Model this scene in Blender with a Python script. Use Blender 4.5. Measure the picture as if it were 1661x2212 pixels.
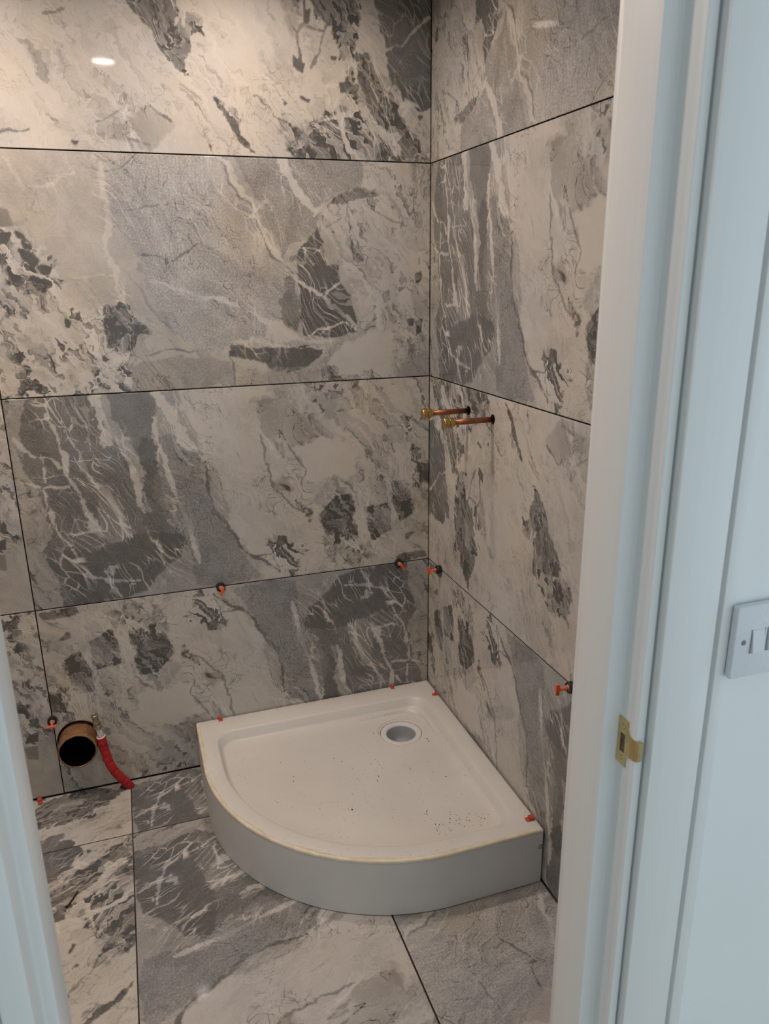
import bpy, bmesh, math, random
import numpy as np
from mathutils import Matrix, Vector

for o in list(bpy.data.objects):
    bpy.data.objects.remove(o, do_unlink=True)
scene = bpy.context.scene
COL = scene.collection

# ------------------------------------------------------------------ camera
CX, CY, CZ = -0.8886, -2.1941, 1.5083
YAW, PITCH, ROLL, FPX = -0.3239, -0.3007, -0.0123, 1644.28
ca, sa, cb, sb = math.cos(YAW), math.sin(YAW), math.cos(PITCH), math.sin(PITCH)
f_ = Vector((-sa * cb, ca * cb, sb)); r0 = Vector((ca, sa, 0)); u0 = r0.cross(f_)
r_ = math.cos(ROLL) * r0 + math.sin(ROLL) * u0
u_ = -math.sin(ROLL) * r0 + math.cos(ROLL) * u0
cam_data = bpy.data.cameras.new('camera')
cam_data.sensor_fit = 'HORIZONTAL'; cam_data.sensor_width = 36.0
cam_data.lens = 36.0 * FPX / 1661.0
cam_data.dof.use_dof = True; cam_data.dof.focus_distance = 2.35; cam_data.dof.aperture_fstop = 14.0
cam_data.clip_start = 0.02; cam_data.clip_end = 100
cam = bpy.data.objects.new('camera', cam_data); COL.objects.link(cam)
M = Matrix.Identity(4)
for i in range(3):
    M[i][0] = r_[i]; M[i][1] = u_[i]; M[i][2] = -f_[i]
M[0][3], M[1][3], M[2][3] = CX, CY, CZ
cam.matrix_world = M
scene.camera = cam

# ------------------------------------------------------------------ world, exposure
world = bpy.data.worlds.new('world'); scene.world = world
world.use_nodes = True
bg = world.node_tree.nodes['Background']
bg.inputs['Color'].default_value = (0.76, 0.91, 1.0, 1)      # cool daylight in the hall
bg.inputs['Strength'].default_value = 0.98
LAMP_COLOUR = (1.0, 0.835, 0.725)
LAMP_POWER = (3.3, 4.5, 6.6, 4.6)
vs = scene.view_settings
vs.view_transform = 'Standard'; vs.look = 'None'; vs.gamma = 1.0
vs.use_curve_mapping = False
vs.exposure = 0.0
scene.cycles.adaptive_threshold = 0.05; scene.cycles.max_bounces = 4; scene.cycles.diffuse_bounces = 3; scene.cycles.glossy_bounces = 3; scene.cycles.transmission_bounces = 2

# ------------------------------------------------------------------ room dimensions (metres)
CEIL = 2.30
ROW0 = 0.6128            # height of the lowest horizontal wall joint
GAP = 0.0030
XL = -2.4                # left wall of the bathroom
YI = -1.4615             # bathroom face of the door wall
YW = -1.568              # hall face of the door wall
XS_R, XJ_R = -0.391, -0.369       # stop face and rebate face, latch side
XS_L, XJ_L = -1.0218, -1.0347     # the same, hinge side
YSTOP, YF = -1.5254, -1.5585      # stop front, lining front
DOORH = 2.02
LIGHTS = ((-0.84, -1.23), (-0.55, -0.36), (-1.32, -0.38), (-1.80, -0.70))

# ------------------------------------------------------------------ helpers
def tag(o, label=None, cat=None, group=None, kind=None):
    if label: o['label'] = label
    if cat: o['category'] = cat
    if group: o['group'] = group
    if kind: o['kind'] = kind
    return o

def empty(name, loc=(0, 0, 0), rot=None):
    o = bpy.data.objects.new(name, None); COL.objects.link(o)
    o.empty_display_size = 0.05
    o.location = loc
    if rot is not None: o.rotation_euler = rot
    return o

def mesh_obj(name, me, mat=None, parent=None, smooth=False):
    o = bpy.data.objects.new(name, me); COL.objects.link(o)
    if mat is not None and not me.materials: me.materials.append(mat)
    if parent is not None: o.parent = parent
    if smooth:
        me.polygons.foreach_set('use_smooth', [True] * len(me.polygons))
    return o

def bm_obj(name, bm, mat=None, parent=None, smooth=False, angle=None):
    me = bpy.data.meshes.new(name)
    bmesh.ops.recalc_face_normals(bm, faces=bm.faces[:])
    bm.to_mesh(me); bm.free()
    o = mesh_obj(name, me, mat, parent, smooth or angle is not None)
    if angle is not None:
        me.set_sharp_from_angle(angle=math.radians(angle))
    return o

def add_box(bm, lo, hi, bev=0.0, seg=2):
    c = [(a + b) / 2 for a, b in zip(lo, hi)]
    g = bmesh.ops.create_cube(bm, size=1.0)
    vs_ = g['verts']
    for v in vs_:
        v.co = Vector([c[i] + v.co[i] * (hi[i] - lo[i]) for i in range(3)])
    if bev > 0:
        es = list({e for v in vs_ for e in v.link_edges})
        bmesh.ops.bevel(bm, geom=es, offset=bev, segments=seg, profile=0.5, affect='EDGES')
    return bm

def box_obj(name, lo, hi, mat, parent=None, bev=0.0, seg=2):
    bm = bmesh.new(); add_box(bm, lo, hi, bev, seg)
    return bm_obj(name, bm, mat, parent, angle=40 if bev else None)

def lathe(bm, prof, n=32, lobes=0, amp=0.0):
    """spin (r, z) profile round local z; closes ends when r == 0"""
    rings = []
    for r, z in prof:
        if r <= 1e-7:
            rings.append([bm.verts.new((0, 0, z))])
        else:
            rg = []
            for i in range(n):
                a = 2 * math.pi * i / n
                rr = r * (1 + (amp * math.cos(lobes * a) if lobes else 0))
                rg.append(bm.verts.new((rr * math.cos(a), rr * math.sin(a), z)))
            rings.append(rg)
    for A, B in zip(rings, rings[1:]):
        if len(A) == 1 and len(B) == 1: continue
        for i in range(n):
            j = (i + 1) % n
            if len(A) == 1: bm.faces.new((A[0], B[i], B[j]))
            elif len(B) == 1: bm.faces.new((A[i], A[j], B[0]))
            else: bm.faces.new((A[i], A[j], B[j], B[i]))
    return bm

def tube(bm, pts, rad, n=16, cap=True, wob=None):
    pts = [Vector(q) for q in pts]
    rings = []; up = Vector((0, 1, 0.01)).normalized()
    for k, q in enumerate(pts):
        d = (pts[min(k + 1, len(pts) - 1)] - pts[max(k - 1, 0)]).normalized()
        s = d.cross(up)
        if s.length < 1e-4: s = d.cross(Vector((1, 0, 0)))
        s.normalize(); t = s.cross(d)
        r = rad[k] if isinstance(rad, (list, tuple)) else rad
        rings.append([bm.verts.new(q + r * (math.cos(2 * math.pi * i / n) * s + math.sin(2 * math.pi * i / n) * t)) for i in range(n)])
    for A, B in zip(rings, rings[1:]):
        for i in range(n):
            j = (i + 1) % n
            bm.faces.new((A[i], A[j], B[j], B[i]))
    if cap:
        bm.faces.new(rings[0][::-1]); bm.faces.new(rings[-1])
    return bm

def prism(bm, outline, z0, z1):
    lo = [bm.verts.new((x, y, z0)) for x, y in outline]
    hi = [bm.verts.new((x, y, z1)) for x, y in outline]
    n = len(outline)
    bm.faces.new(lo[::-1]); bm.faces.new(hi)
    for i in range(n):
        j = (i + 1) % n
        bm.faces.new((lo[i], lo[j], hi[j], hi[i]))
    return bm

# ------------------------------------------------------------------ materials
class NT:
    def __init__(self, name):
        self.m = bpy.data.materials.new(name); self.m.use_nodes = True
        self.t = self.m.node_tree; self.n = self.t.nodes; self.l = self.t.links
        self.b = self.n['Principled BSDF']
    def new(self, typ, **kw):
        nd = self.n.new(typ)
        for k, v in kw.items(): setattr(nd, k, v)
        return nd
    def put(self, sock, v):
        if hasattr(v, 'links') or isinstance(v, bpy.types.NodeSocket): self.l.new(v, sock)
        else: sock.default_value = v
    def math(self, op, a, b=0.0, c=0.0, clamp=False):
        nd = self.new('ShaderNodeMath', operation=op, use_clamp=clamp)
        for i, v in enumerate((a, b, c)): self.put(nd.inputs[i], v)
        return nd.outputs[0]
    def vmath(self, op, a, b=(0, 0, 0), scale=None):
        nd = self.new('ShaderNodeVectorMath', operation=op)
        self.put(nd.inputs[0], a); self.put(nd.inputs[1], b)
        if scale is not None: self.put(nd.inputs['Scale'], scale)
        return nd.outputs[0]
    dim = '3D'
    def noise(self, vec, scale, detail=3.0, rough=0.55, dist=0.0, col=False):
        nd = self.new('ShaderNodeTexNoise', noise_dimensions=self.dim)
        self.put(nd.inputs['Vector'], vec); nd.inputs['Scale'].default_value = scale
        nd.inputs['Detail'].default_value = detail; nd.inputs['Roughness'].default_value = rough
        nd.inputs['Distortion'].default_value = dist
        return nd.outputs['Color' if col else 'Fac']
    def vor(self, vec, scale, feature='F1', out='Distance', rnd=1.0):
        nd = self.new('ShaderNodeTexVoronoi', voronoi_dimensions=self.dim, feature=feature)
        self.put(nd.inputs['Vector'], vec); nd.inputs['Scale'].default_value = scale
        nd.inputs['Randomness'].default_value = rnd
        return nd.outputs[out]
    def step(self, v, lo, hi, a=0.0, b=1.0):
        nd = self.new('ShaderNodeMapRange', interpolation_type='SMOOTHSTEP')
        self.put(nd.inputs['Value'], v)
        self.put(nd.inputs['From Min'], lo); self.put(nd.inputs['From Max'], hi)
        self.put(nd.inputs['To Min'], a); self.put(nd.inputs['To Max'], b)
        return nd.outputs[0]
    def ramp(self, v, stops):
        nd = self.new('ShaderNodeValToRGB'); self.put(nd.inputs[0], v)
        cr = nd.color_ramp
        while len(cr.elements) < len(stops): cr.elements.new(0.5)
        for e, (p_, c_) in zip(cr.elements, stops):
            e.position = p_; e.color = (*c_, 1)
        return nd.outputs[0]
    def mix(self, fac, a, b, mode='MIX'):
        nd = self.new('ShaderNodeMix', data_type='RGBA', blend_type=mode)
        self.put(nd.inputs[0], fac); self.put(nd.inputs[6], a); self.put(nd.inputs[7], b)
        return nd.outputs[2]
    def fmix(self, fac, a, b):
        nd = self.new('ShaderNodeMix', data_type='FLOAT')
        self.put(nd.inputs[0], fac); self.put(nd.inputs[2], a); self.put(nd.inputs[3], b)
        return nd.outputs[0]
    def objco(self):
        return self.new('ShaderNodeTexCoord').outputs['Object']
    def bump(self, h, strength=0.2, dist=0.002):
        nd = self.new('ShaderNodeBump'); nd.inputs['Strength'].default_value = strength
        nd.inputs['Distance'].default_value = dist
        self.l.new(h, nd.inputs['Height']); self.l.new(nd.outputs[0], self.b.inputs['Normal'])
    def base(self, c, rough=0.5, metal=0.0, spec=0.5):
        self.put(self.b.inputs['Base Color'], c if not isinstance(c, tuple) or len(c) == 4 else (*c, 1))
        self.put(self.b.inputs['Roughness'], rough); self.b.inputs['Metallic'].default_value = metal
        self.b.inputs['Specular IOR Level'].default_value = spec
        return self.m

def mat_plain(name, col, rough=0.5, metal=0.0, var=0.08, scale=40.0, spec=0.5, bump=0.0):
    t = NT(name); co = t.objco()
    n = t.noise(co, scale, 4)
    lo = tuple(max(0, c * (1 - var)) for c in col); hi = tuple(min(1, c * (1 + var)) for c in col)
    c = t.ramp(n, [(0.3, lo), (0.7, hi)])
    r = t.step(t.noise(co, scale * 1.7, 3), 0.2, 0.8, max(0, rough - 0.06), min(1, rough + 0.08))
    t.base(c, r, metal, spec)
    if bump: t.bump(n, bump, 0.001)
    return t.m

def mat_marble():
    t = NT('polished_breccia_marble'); t.dim = '2D'
    def attr(nm, sep=True):
        a = t.new('ShaderNodeAttribute', attribute_name=nm)
        if not sep: return a.outputs['Vector']
        s = t.new('ShaderNodeSeparateXYZ'); t.l.new(a.outputs['Vector'], s.inputs[0]); return s.outputs
    tone, wv, kk = attr('stone')          # tone, white veining, cracks
    cl, sp, tint = attr('stone_mix')      # clasts, speckle, tint
    km, vm, wn = attr('stone_mask')       # where cracks and veins run, vein width
    P = attr('print_uv', False)
    W1 = attr('stone_flow', False)        # bedding coordinates, stretched and folded
    wb = t.vmath('SUBTRACT', t.noise(P, 45, 1, col=True), (0.5, 0.5, 0.5))
    W2 = t.vmath('ADD', W1, t.vmath('SCALE', wb, scale=0.026))
    W3 = t.vmath('ADD', W1, t.vmath('SCALE', wb, scale=0.006))
    mott = t.math('SUBTRACT', t.noise(W2, 24, 3, 0.75), 0.5)
    fine = t.math('SUBTRACT', t.noise(P, 210, 1, 0.6), 0.5)
    v = t.math('ADD', tone, t.math('MULTIPLY', mott, t.math('MULTIPLY_ADD', cl, 0.28, t.math('MULTIPLY_ADD', sp, 0.24, 0.15))))
    v = t.math('ADD', v, t.math('MULTIPLY', fine, t.math('MULTIPLY_ADD', sp, 0.42, 0.04)))
    # clasts: sharp-edged fragments of different greys, lying apart in a pale matrix
    for sc, gain, th in ((30, 0.36, 0.58), (72, 0.34, 0.58)):
        vn = t.new('ShaderNodeTexVoronoi', voronoi_dimensions='2D', feature='F1', distance='MANHATTAN')
        t.l.new(W2, vn.inputs['Vector']); vn.inputs['Scale'].default_value = sc
        cellc = t.new('ShaderNodeSeparateXYZ'); t.l.new(vn.outputs['Color'], cellc.inputs[0])
        sel = t.math('MULTIPLY', t.step(cellc.outputs[0], th, th + 0.02), t.step(vn.outputs['Distance'], 0.66, 0.58))
        shade = t.math('MULTIPLY_ADD', mott, 2.4, t.math('MULTIPLY_ADD', cellc.outputs[1], gain, 0.06))
        v = t.math('SUBTRACT', v, t.math('MULTIPLY', t.math('MULTIPLY', sel, cl), t.math('MAXIMUM', shade, 0.0)))
        light = t.math('MULTIPLY', t.step(cellc.outputs[0], 0.24, 0.22), t.math('MULTIPLY', cl, 0.10))
        v = t.math('ADD', v, light)
    # dark hair cracks: ridges of a warped noise
    for sc, wd, gain in ((10, 0.007, 0.46), (30, 0.016, 0.42)):
        rg = t.math('ABSOLUTE', t.math('SUBTRACT', t.noise(W3, sc, 2, 0.6), 0.5))
        m = t.math('MULTIPLY', t.step(rg, wd, wd * 0.2), km)
        v = t.math('SUBTRACT', v, t.math('MULTIPLY', m, t.math('MULTIPLY', kk, gain)))
    # white vein nets, drawn out along the bedding
    W4 = t.vmath('MULTIPLY', W3, (0.6, 1.0, 1.0))
    for sc, wd, gain in ((17, 0.034, 0.36), (50, 0.065, 0.34)):
        e = t.vor(W4, sc, 'DISTANCE_TO_EDGE', 'Distance')
        wid = t.math('MULTIPLY', wn, wd * 2)
        m = t.math('MULTIPLY', t.step(e, wid, t.math('MULTIPLY', wid, 0.5)), vm)
        v = t.math('ADD', v, t.math('MULTIPLY', m, t.math('MULTIPLY', wv, gain)))
    v = t.math('MAXIMUM', v, 0.13)
    col = t.ramp(v, [(0.0, (0.055, 0.055, 0.056)), (0.25, (0.150, 0.147, 0.143)), (0.42, (0.250, 0.243, 0.233)), (0.6, (0.395, 0.380, 0.357)), (0.76, (0.56, 0.535, 0.497)), (1.0, (0.68, 0.655, 0.61))])
    warm = t.mix(1.0, col, (1.05, 0.99, 0.90, 1), 'MULTIPLY'); cool = t.mix(1.0, col, (0.96, 0.99, 1.06, 1), 'MULTIPLY')
    col = t.mix(t.math('MULTIPLY_ADD', tint, 0.5, 0.5, clamp=True), cool, warm)
    t.base(col, 0.05, 0, 0.3)
    return t.m

def mat_tray():
    t = NT('white_acrylic_tray'); co = t.objco()
    big = t.noise(co, 5, 4)
    c = t.ramp(big, [(0.3, (0.715, 0.69, 0.65)), (0.7, (0.775, 0.755, 0.715))])
    dust = t.math('MULTIPLY', t.step(t.noise(co, 60, 5, 0.7), 0.55, 0.72), t.step(t.noise(co, 6, 2), 0.45, 0.65))
    c = t.mix(t.math('MULTIPLY', dust, 0.35), c, (0.55, 0.48, 0.38, 1))
    spk = t.math('MULTIPLY', t.step(t.vor(co, 95), 0.16, 0.10), t.step(t.noise(co, 9, 2), 0.50, 0.62))
    c = t.mix(t.math('MULTIPLY', spk, 0.6), c, (0.25, 0.20, 0.15, 1))
    t.base(c, t.step(big, 0.3, 0.7, 0.28, 0.42), 0, 0.4)
    return t.m

def mat_paint(name, col, rough=0.35, streak=True, marks=0.6):
    t = NT(name); co = t.objco()
    mp = t.new('ShaderNodeMapping'); t.l.new(co, mp.inputs[0]); mp.inputs['Scale'].default_value = (90, 90, 2.5) if streak else (5, 5, 5)
    st = t.noise(mp.outputs[0], 1.0, 4)
    c = t.ramp(st, [(0.3, tuple(x * 0.985 for x in col)), (0.7, tuple(min(1, x * 1.012) for x in col))])
    mk = t.math('MULTIPLY', t.step(t.noise(co, 38, 4, 0.6), 0.68, 0.74), t.step(t.noise(co, 5, 2), 0.56, 0.64))
    c = t.mix(t.math('MULTIPLY', mk, marks), c, (0.42, 0.42, 0.40, 1))
    t.base(c, rough, 0, 0.45)
    if streak: t.bump(st, 0.06, 0.0006)
    return t.m

def mat_fabric(name, col):
    t = NT(name); co = t.objco()
    n = t.noise(co, 420, 3); w = t.noise(co, 28, 4)
    c = t.ramp(w, [(0.3, tuple(x * 0.72 for x in col)), (0.7, tuple(min(1, x * 1.18) for x in col))])
    t.base(c, 0.85, 0, 0.25); t.bump(n, 0.5, 0.0012)
    return t.m

def mat_metal(name, col, rough, var=0.18, scale=60):
    t = NT(name); co = t.objco()
    n = t.noise(co, scale, 5, 0.65)
    c = t.ramp(n, [(0.3, tuple(x * (1 - var * 1.8) for x in col)), (0.65, col)])
    t.base(c, t.step(n, 0.3, 0.7, rough + 0.18, rough), 1.0, 0.5)
    return t.m

def mat_pipe_brown():
    t = NT('brown_glazed_soil_pipe'); co = t.objco()
    n = t.noise(co, 45, 5, 0.6)
    c = t.ramp(n, [(0.25, (0.13, 0.062, 0.026)), (0.55, (0.27, 0.135, 0.060)), (0.72, (0.34, 0.19, 0.10))])
    sc = t.math('MULTIPLY', t.step(t.noise(co, 130, 4, 0.7), 0.62, 0.68), 0.75)
    c = t.mix(sc, c, (0.60, 0.50, 0.40, 1))
    t.base(c, 0.38, 0, 0.5)
    return t.m

MARBLE = mat_marble()
TRAY = mat_tray()
PAINT = mat_paint('white_gloss_paint', (0.80, 0.80, 0.79), 0.32)
WALLPAINT = mat_paint('white_wall_paint', (0.86, 0.88, 0.875), 0.6, streak=False, marks=0.35)
PLASTER = mat_plain('grey_stone_lining', (0.36, 0.35, 0.33), 0.3, var=0.05, scale=8)
CEILM = mat_plain('white_ceiling', (0.84, 0.83, 0.81), 0.85, var=0.03, scale=8)
ADHESIVE = mat_plain('dark_tile_adhesive', (0.060, 0.052, 0.045), 0.9, var=0.3, scale=60)
FLOORADH = mat_plain('brown_floor_joint', (0.13, 0.10, 0.075), 0.9, var=0.35, scale=60)
HALLFLOOR = mat_plain('beige_hall_carpet', (0.45, 0.40, 0.34), 0.95, var=0.15, scale=180, bump=0.5)
PANEL = mat_plain('white_plastic_riser', (0.70, 0.69, 0.67), 0.42, var=0.03, scale=9)
CREAM = mat_plain('cream_sealant_edge', (0.80, 0.71, 0.54), 0.5, var=0.14, scale=30)
TILEEDGE = mat_plain('shaded_tile_edge', (0.055, 0.050, 0.045), 0.9, var=0.3, scale=60)  # tile sides coloured dark to stand for shade in the open joints
DARKHOLE = mat_plain('dark_void', (0.004, 0.0037, 0.0034), 0.98, var=0.3, scale=30, spec=0.0)  # depth shade painted near-black inside the pipe bore and wall holes
ORANGE = mat_plain('orange_plastic', (0.80, 0.125, 0.030), 0.38, var=0.06, scale=50)
REDPL = mat_plain('red_plastic', (0.55, 0.085, 0.060), 0.42, var=0.12, scale=60)
SALMON = mat_plain('salmon_plastic', (0.72, 0.16, 0.10), 0.4, var=0.08, scale=60)
BLACKPL = mat_plain('black_plastic', (0.018, 0.018, 0.019), 0.28, var=0.2, scale=80)
SMOKE = mat_plain('smoky_plastic_core', (0.30, 0.27, 0.22), 0.25, var=0.7, scale=160)
COPPER = mat_metal('dull_copper', (0.40, 0.165, 0.085), 0.34, 0.22, 50)
BRASS = mat_metal('yellow_brass', (0.62, 0.42, 0.16), 0.26, 0.2, 90)
STRIKE = mat_metal('polished_brass', (0.72, 0.56, 0.27), 0.24, 0.06, 30)
SOLDER = mat_metal('grey_solder_mark', (0.55, 0.54, 0.52), 0.4)
NICKEL = mat_metal('tarnished_brass_nickel', (0.58, 0.51, 0.38), 0.28, 0.25, 120)
SOIL = mat_pipe_brown()
REDFAB = mat_fabric('red_felt_lagging', (0.50, 0.030, 0.035))
WHITEPL = mat_plain('white_plastic', (0.78, 0.78, 0.78), 0.4, var=0.03, scale=20)
SWITCHM = mat_plain('white_switch_plastic', (0.74, 0.755, 0.79), 0.3, var=0.02, scale=20)
GREYPL = mat_plain('grey_plastic_waste', (0.50, 0.515, 0.535), 0.3, var=0.05, scale=25)
DARKGREY = mat_plain('dark_grey_screw', (0.05, 0.052, 0.055), 0.4, var=0.2, scale=80)
INK = mat_plain('black_ink', (0.03, 0.03, 0.03), 0.6, var=0.1, scale=80)
DIRT = mat_plain('brown_grit', (0.10, 0.085, 0.065), 0.9, var=0.6, scale=300)
CHROME = mat_metal('brushed_trim', (0.8, 0.8, 0.8), 0.3, 0.05)

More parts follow.
